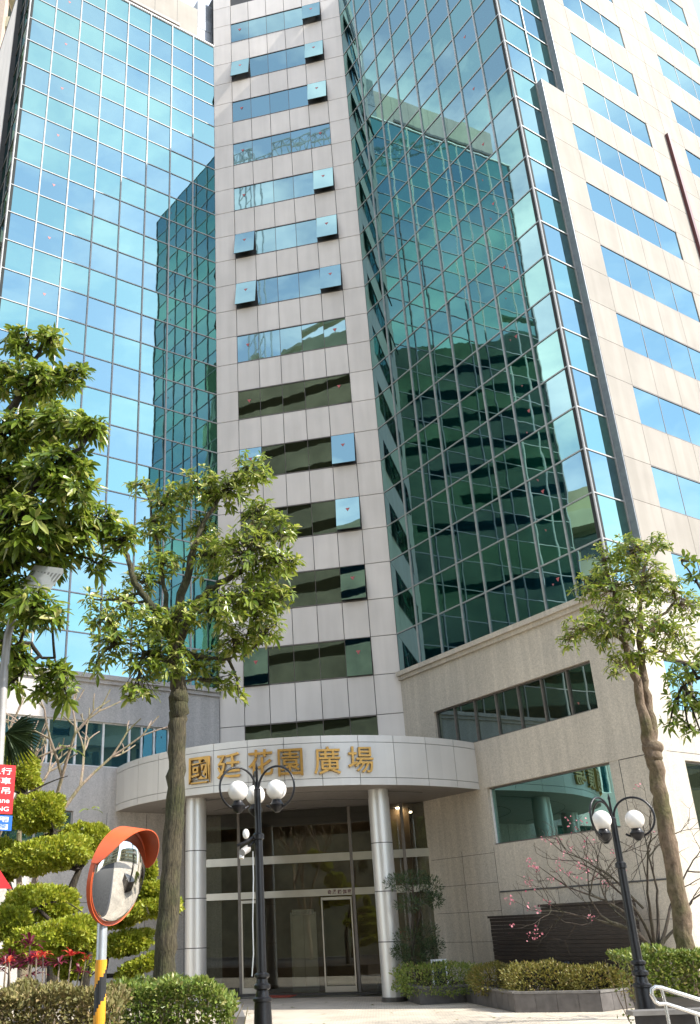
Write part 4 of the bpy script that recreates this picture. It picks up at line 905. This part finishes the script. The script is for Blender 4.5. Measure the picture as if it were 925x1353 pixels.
for x, y, dy in ((842, 1205, -.3), (868, 1190, .2), (885, 1200, .2), (838, 1225, .3), (858, 1195, -.5), (820, 1222, -.2), (895, 1225, 0)):
    q = at(x, y, 22 + dy); mb.tube(bend(b0, q, 5, .1), [.05, .042, .036, .032, .028], 'bark_dark', 7); d = nrm(q - b0)
    if x < 830: d = unit([-1, -.1, .35])
    grow(q, d, .95, .028, 4)
for pth in ([(842, 1215), (800, 1190), (750, 1172), (712, 1145)], [(835, 1228), (790, 1216), (745, 1205), (728, 1203)], [(850, 1200), (810, 1160), (770, 1135), (742, 1125)]):
    P = [at(x, y, 22 - .2 * i) for i, (x, y) in enumerate(pth)]; mb.tube(P, [.03, .022, .015, .008], 'bark_dark', 6); tips += P[1:]
    for k in range(7): i = rng.integers(1, 4); grow(P[i], nrm(rng.normal(0, .6, 3) + np.array([-.4, 0, .5])), .5, .011, 2)
mb.build('branches', plum, 60)
T = np.array(tips); sel = T[(T[:, 0] < at(838, 1150, 22)[0])]; sel = sel[rng.random(len(sel)) < .22]; C_ = np.repeat(sel, 6, 0) + rng.normal(0, .05, (len(sel) * 6, 3))
mb = MB(); blades(mb, C_, rng.normal(size=C_.shape), .05, .045, 'blossom'); mb.build('blossoms', plum)

# a few fallen leaves on the paving
N = 150; x = rng.uniform(-3, 9, N); y = rng.uniform(16, 33, N); mb = MB()
blades(mb, np.stack([x, y, np.full(N, .012)], 1), np.stack([rng.normal(size=N), rng.normal(size=N), rng.uniform(0, .12, N)], 1), .12, .05, 'grass_dry', np.array([0, 0, 6.]))
o = mb.build('fallen_leaves'); o['kind'] = 'stuff'

# ------------------------------------------------------------------ lamps
def globe_lamp(label, px_, zg, zc, Y, azs, arm, zfin):
    p = at(*px_, Y); x, y = p[0], p[1]; r = thing('globe_lamp', label, 'street lamp', (x, y, 0), 'black globe lamps')
    k = arm / .29
    mb = MB(); pr = [(.20, 0), (.20, .06), (.15, .10), (.14, .14), (.105, zc - .16), (.12, zc - .15), (.12, zc - .12), (.085, zc - .10), (.075, zc - .03), (.105, zc - .01), (.105, zc + .03), (.075, zc + .05), (.07, zc + .1), (.095, zc + .12), (.095, zc + .15), (.062, zc + .17), (.055, zg - .62), (.075, zg - .61), (.075, zg - .55), (.046, zg - .53), (.044, zg + .02)]
    mb.lathe((x, y, 0), pr, 'black_iron', 20); mb.build('pole', r, 40)
    mb = MB(); mb.lathe((x, y, 0), [(.044, zg + .02), (.05, zg + .03), (.02, zg + .06), (.014, zfin - .1), (.022, zfin - .08), (.002, zfin)], 'black_iron', 12); mb.build('finial', r, 40)
    for a in azs:
        u = np.array([math.cos(RAD(a)), math.sin(RAD(a)), 0]); c = np.array([x, y, zg + .035]) + u * arm; Rr = arm * .92
        pts = [c + Rr * (u * math.cos(t) + np.array([0, 0, 1]) * math.sin(t)) for t in np.linspace(RAD(185), RAD(-125), 34)]
        mb = MB(); mb.tube([np.array([x, y, zg + .02])] + pts, .0155, 'black_iron', 8); ro = mb.build('ring_arm', r, 50)
        g_ = np.array([x, y, zg]) + u * arm; mb = MB(); mb.lathe(g_ + [0, 0, -.30 * k + .02], [(.03, 0), (.09, .06), (.10, .10), (.075, .125), (.06, .16)], 'black_iron', 16); mb.build('lamp_cap', ro, 40)
        mb = MB(); mb.sphere(g_, .130 * k, 'opal', 28, 18); mb.build('globe', ro, 60)
    return r
globe_lamp('black lamp post with three white globes before the entrance', (340, 1045), 3.66, 1.28, 13, (97, 211, -29), .30, 4.05)
globe_lamp('black lamp post with two white globes in open rings at the right', (810, 1085), 3.17, 1.26, 13.5, (-19, 101, 221), .285, 3.55)
p = at(340, 1100, 13)
cm = thing('security_camera', 'small security camera with a white dome clamped to the three-globe lamp post', 'camera', (p[0] - .16, p[1] - .08, p[2]))
mb = MB(); q = at(325, 1102, 12.9); mb.sphere(q, .06, 'opal', 14, 10, (.75, .75, 1.1)); mb.build('dome', cm, 60)
mb = MB(); q2 = at(322, 1124, 12.9); mb.tube([q2 + [-.02, -.08, -.03], q2 + [.05, .08, .03]], [.045, .05], 'lamp_grey', 10); mb.tube([q2 + [-.03, -.05, -.10], q2 + [-.02, -.02, -.02]], [.03, .035], 'opal', 8); mb.build('lens_body', cm, 40)
mb = MB(); mb.tube([(p[0] - .04, p[1], p[2] - .05), q + [0, 0, -.1], q + [-.12, 0, -.14]], .02, 'black_iron', 6); mb.tube([(p[0] - .03, p[1], p[2] - .1), q2], .018, 'black_iron', 6); mb.tube([q + [0, 0, -.1], q], .016, 'black_iron', 6); mb.build('bracket', cm, 40)
mb = MB(); pl = [at(x, y, 12.93) for x, y in ((334, 1125), (335, 1160), (334, 1220), (335, 1260), (333, 1290))]; mb.tube(pl, .008, 'zinc', 5); mb.build('cable', cm, 60)

# flat street light at the left edge
b0 = at(-4, 1040, 10); sl = thing('street_light', 'grey street light with a flat ribbed head at the left edge', 'street lamp', (b0[0], b0[1], 0))
mb = MB(); P = [(b0[0] - .02, b0[1], 0), b0] + [at(x, y, 10) for x, y in ((1, 960), (6, 880), (10, 842), (18, 812), (28, 790), (38, 776))]; mb.tube(P, [.065, .055, .05, .048, .046, .044, .042, .04], 'lamp_grey', 14); mb.build('pole', sl, 60)
cH = [at(26, 783, 10.15), at(62, 785, 9.75), at(84, 757, 9.75), at(46, 752, 10.15)]
cH = [np.array(c) for c in cH]; up_ = np.array([-.02, .05, .075])
mb = MB(); mb.hexa(cH + [c + up_ for c in cH], 'lamp_shell'); mb.build('head', sl)
mb = MB(); e0, e1, e2, e3 = [cH[0] * .45 + cH[3] * .55, cH[1] * .45 + cH[2] * .55, cH[1] * .06 + cH[2] * .94, cH[0] * .06 + cH[3] * .94]
nrm_ = unit(np.cross(cH[1] - cH[0], cH[3] - cH[0])); nrm_ = nrm_ * (-1 if nrm_[2] > 0 else 1) * .006
for k in range(8):
    a, b_ = (k + .12) / 8, (k + .62) / 8
    Q = [e0 + (e1 - e0) * a, e0 + (e1 - e0) * b_, e3 + (e2 - e3) * b_, e3 + (e2 - e3) * a]; mb.hexa([q + nrm_ * 2 for q in Q] + [q - nrm_ * .3 for q in Q], 'lamp_grey')
mb.build('cooling_rib', sl)

# convex traffic mirror on a striped pole
pc = at(156, 1157, 9); mr = thing('traffic_mirror', 'round convex traffic mirror with orange hood on a black and yellow striped pole', 'mirror', (at(131, 1353, 9)[0], 9.05, 0))
R_ = .40; az = RAD(-24); nm = unit([math.cos(az), math.sin(az), -.22]); e1 = unit(np.cross([0, 0, 1], nm)); e2 = np.cross(nm, e1)
def disc(prof, m, name, sm=40):
    mb = MB(); b = 0; n = 40
    for r, h in prof:
        for j in range(n): a = 2 * math.pi * j / n; mb.v.append(tuple(pc + nm * h + r * (e1 * math.cos(a) + e2 * math.sin(a))))
    i = mb.mi(m)
    for k in range(len(prof) - 1):
        for j in range(n): j2 = (j + 1) % n; mb.f.append((k * n + j, k * n + j2, (k + 1) * n + j2, (k + 1) * n + j)); mb.m.append(i)
    mb.f.append(tuple((len(prof) - 1) * n + j for j in range(n))); mb.m.append(i); return mb.build(name, mr, sm)
disc([(R_ * math.cos(t), .13 * math.sin(t)) for t in np.linspace(0, 1.54, 12)], 'convex_mirror', 'mirror_face', 80)
disc([(R_, .0), (R_ + .025, .012), (R_ + .025, -.03), (R_ * .8, -.09), (.05, -.12)], 'orange_plastic', 'backing')
mb = MB(); n = 26; i = mb.mi('orange_plastic')
for k in range(n + 1):
    a = RAD(12 + 156 * k / n); dp = .04 + .19 * math.sin(math.pi * k / n) ** .6
    rr = e1 * math.cos(a) + e2 * math.sin(a)
    for r, h in ((R_ + .03, -.03), (R_ + .04, dp), (R_ + .032, dp), (R_ + .022, -.03)): mb.v.append(tuple(pc + rr * r + nm * h))
for k in range(n):
    for j in range(4): j2 = (j + 1) % 4; mb.f.append((k * 4 + j, (k + 1) * 4 + j, (k + 1) * 4 + j2, k * 4 + j2)); mb.m.append(i)
mb.f += [(0, 1, 2, 3), (4 * n + 3, 4 * n + 2, 4 * n + 1, 4 * n)]; mb.m += [i, i]; mb.build('hood', mr, 40)
pb_ = at(131, 1353, 9.05); pt_ = at(136, 1200, 9.05); mb = MB(); ax = pt_ - pb_; ft = pb_ - ax * (pb_[2] / ax[2])
mb.tube([ft, pt_, at(138, 1155, 9.12)], .047, 'zinc', 16); mb.tube([pt_ + [0, 0, .1], pc - nm * .1], .03, 'zinc', 8); mb.build('pole', mr, 60)
mb = MB(); ztop = at(132, 1268, 9.05)[2]; n = 64; dirn = unit(ax)
for k in range(n):
    for j in range(20):
        z0, z1 = ztop * k / n, ztop * (k + 1) / n; a0, a1 = 2 * math.pi * j / 20, 2 * math.pi * (j + 1) / 20
        q = []
        for z, a in ((z0, a0), (z0, a1), (z1, a1), (z1, a0)): cc = ft + ax * (z / ax[2]); q.append((cc[0] + .052 * math.cos(a), cc[1] + .052 * math.sin(a), z))
        ph = ((z0 + z1) / 2 / .42 - ((a0 + a1) / 2 / (2 * math.pi))) % 1
        mb.face(q, 'hazard_yellow' if ph < .5 else 'hazard_black')
mb.build('striped_sleeve', mr, 60)

# road signs on one pole at the left edge
sp0 = at(-22, 1100, 7.1); pole = MB(); pole.tube([(sp0[0], sp0[1], 0), (sp0[0], sp0[1], 3.4)], .03, 'zinc', 12); o = pole.build('sign_pole', None, 60); tag(o, 'thin metal pole behind the red road signs at the left frame edge', 'pole')
su = unit([.80, .60, 0]); sn = np.array([su[1], -su[0], 0]); Z = np.array([0, 0, 1.0])
def board(name, label, xr, y0, y1, w, m, Y=7.0):
    tr, br_ = at(xr, y0, Y), at(xr, y1, Y); c = (tr + br_) / 2 - su * w / 2; h = tr[2] - br_[2]; r = thing(name, label, 'sign', c)
    mb = MB(); q = [c + su * a + sn * b_ for a, b_ in ((-w / 2, .012), (w / 2, .012), (w / 2, -.012), (-w / 2, -.012))]; mb.hexa([k - Z * h / 2 for k in q] + [k + Z * h / 2 for k in q], m); mb.build('panel', r); return r, c, h
def lines(r, c, w, h, rows, m):
    for txt, fy, fh, fw in rows: put_glyph('lettering', txt, c + Z * h * (.5 - fy) + sn * .014 + su * (w * .5 - .03 - fw * w / 2), su, Z, sn, fh * h, m, r, .012, .001, width=fw * w)
r, c, h = board('road_sign', 'red board with rows of white Chinese characters at the left edge', 18, 1012, 1076, .46, 'sign_red')
lines(r, c, .46, h, [('標線型人行', .13, .14, .9), ('道上禁停車', .33, .14, .9), ('違規者拖吊', .53, .14, .9), ('Pedestrian Lane', .73, .10, .86), ('NO PARKING', .90, .09, .8)], 'sign_white')
r, c, h = board('road_sign', 'small blue plate with white lettering under the red board', 15, 1078, 1098, .46, 'sign_blue')
mb = MB(); q = [c + su * a + sn * .0135 + Z * b_ for a, b_ in ((-.2, -h * .42), (.2, -h * .42), (.2, -.01), (-.2, -.01))]; mb.face(q, 'sign_white'); mb.build('white_band', r)
lines(r, c, .46, h, [('行人專用', .26, .38, .8)], 'sign_white'); lines(r, c, .44, h, [('全線', .72, .3, .4)], 'sign_blue')
br_ = at(15, 1174, 6.95); tp = at(-20, 1100, 6.95); w = .62; hh = tp[2] - br_[2]; c = br_ - su * w / 2
r = thing('warning_sign', 'triangular warning sign with thick red border at the left edge', 'sign', c)
mb = MB(); T3 = [c - su * w / 2, c + su * w / 2, c + Z * hh]; mb.face([k + sn * .01 for k in T3], 'sign_red'); mb.face([k - sn * .01 for k in T3][::-1], 'zinc')
for a, b_ in ((0, 1), (1, 2), (2, 0)): mb.face([T3[a] - sn * .01, T3[b_] - sn * .01, T3[b_] + sn * .01, T3[a] + sn * .01], 'sign_red')
mb.build('border', r); ce = sum(T3) / 3; mb = MB(); mb.face([ce + (k - ce) * .66 + sn * .013 for k in T3], 'sign_white'); mb.build('white_field', r)
mb = MB(); ce2 = ce - Z * .03
for cx_, cz_, rw, rh in ((0, .10, .04, .04), (.0, .0, .055, .09), (.07, -.07, .035, .09), (-.06, -.07, .035, .09)): mb.face([ce2 + su * (cx_ + rw * math.cos(t)) + Z * (cz_ + rh * math.sin(t)) + sn * .016 for t in np.linspace(0, 6.28, 18)[:-1]], 'sign_black')
mb.build('pictogram', r)

# ramp wall and handrail, bottom right
mb = MB(); q0, q1 = at(838, 1342, 12.8), at(960, 1340, 12.8); mb.prism([q0[:2], (q1[0] + 2, q1[1]), (q1[0] + 2, 15.6), (q0[0] * 1.23 + .02, 15.6)], 0, q0[2], 'brown_slate'); mb.prism([(q0[0] - .03, 12.75), (q1[0] + 2, 12.75), (q1[0] + 2, 13.0), (q0[0] - .03, 13.0)], q0[2], q0[2] + .05, 'planter_cap')
o = mb.build('ramp_wall'); tag(o, 'low dark ramp wall with a pale coping under the handrail', 'wall')
HY = 12.5
hr = thing('handrail', 'stainless handrail with a rounded end in the lower right corner', 'handrail', (at(880, 1325, HY)[0], HY, 0))
mb = MB(); top = [(940, 1326), (873, 1305), (866, 1304), (861, 1308), (861, 1314), (866, 1324), (871, 1327), (879, 1326), (940, 1346)]
mb.tube([at(x, y, HY) for x, y in top], .026, 'stainless', 10); mb.build('rail', hr, 60)
for x0, y0 in ((879, 1326), (919, 1339)):
    mb = MB(); q = at(x0, y0, HY); mb.tube([q, (q[0], q[1], .0)], .022, 'stainless', 10); mb.build('post', hr, 60)
mb = MB(); mb.tube([at(874, 1306, HY), at(879, 1326, HY)], .02, 'stainless', 10); mb.build('post', hr, 60)
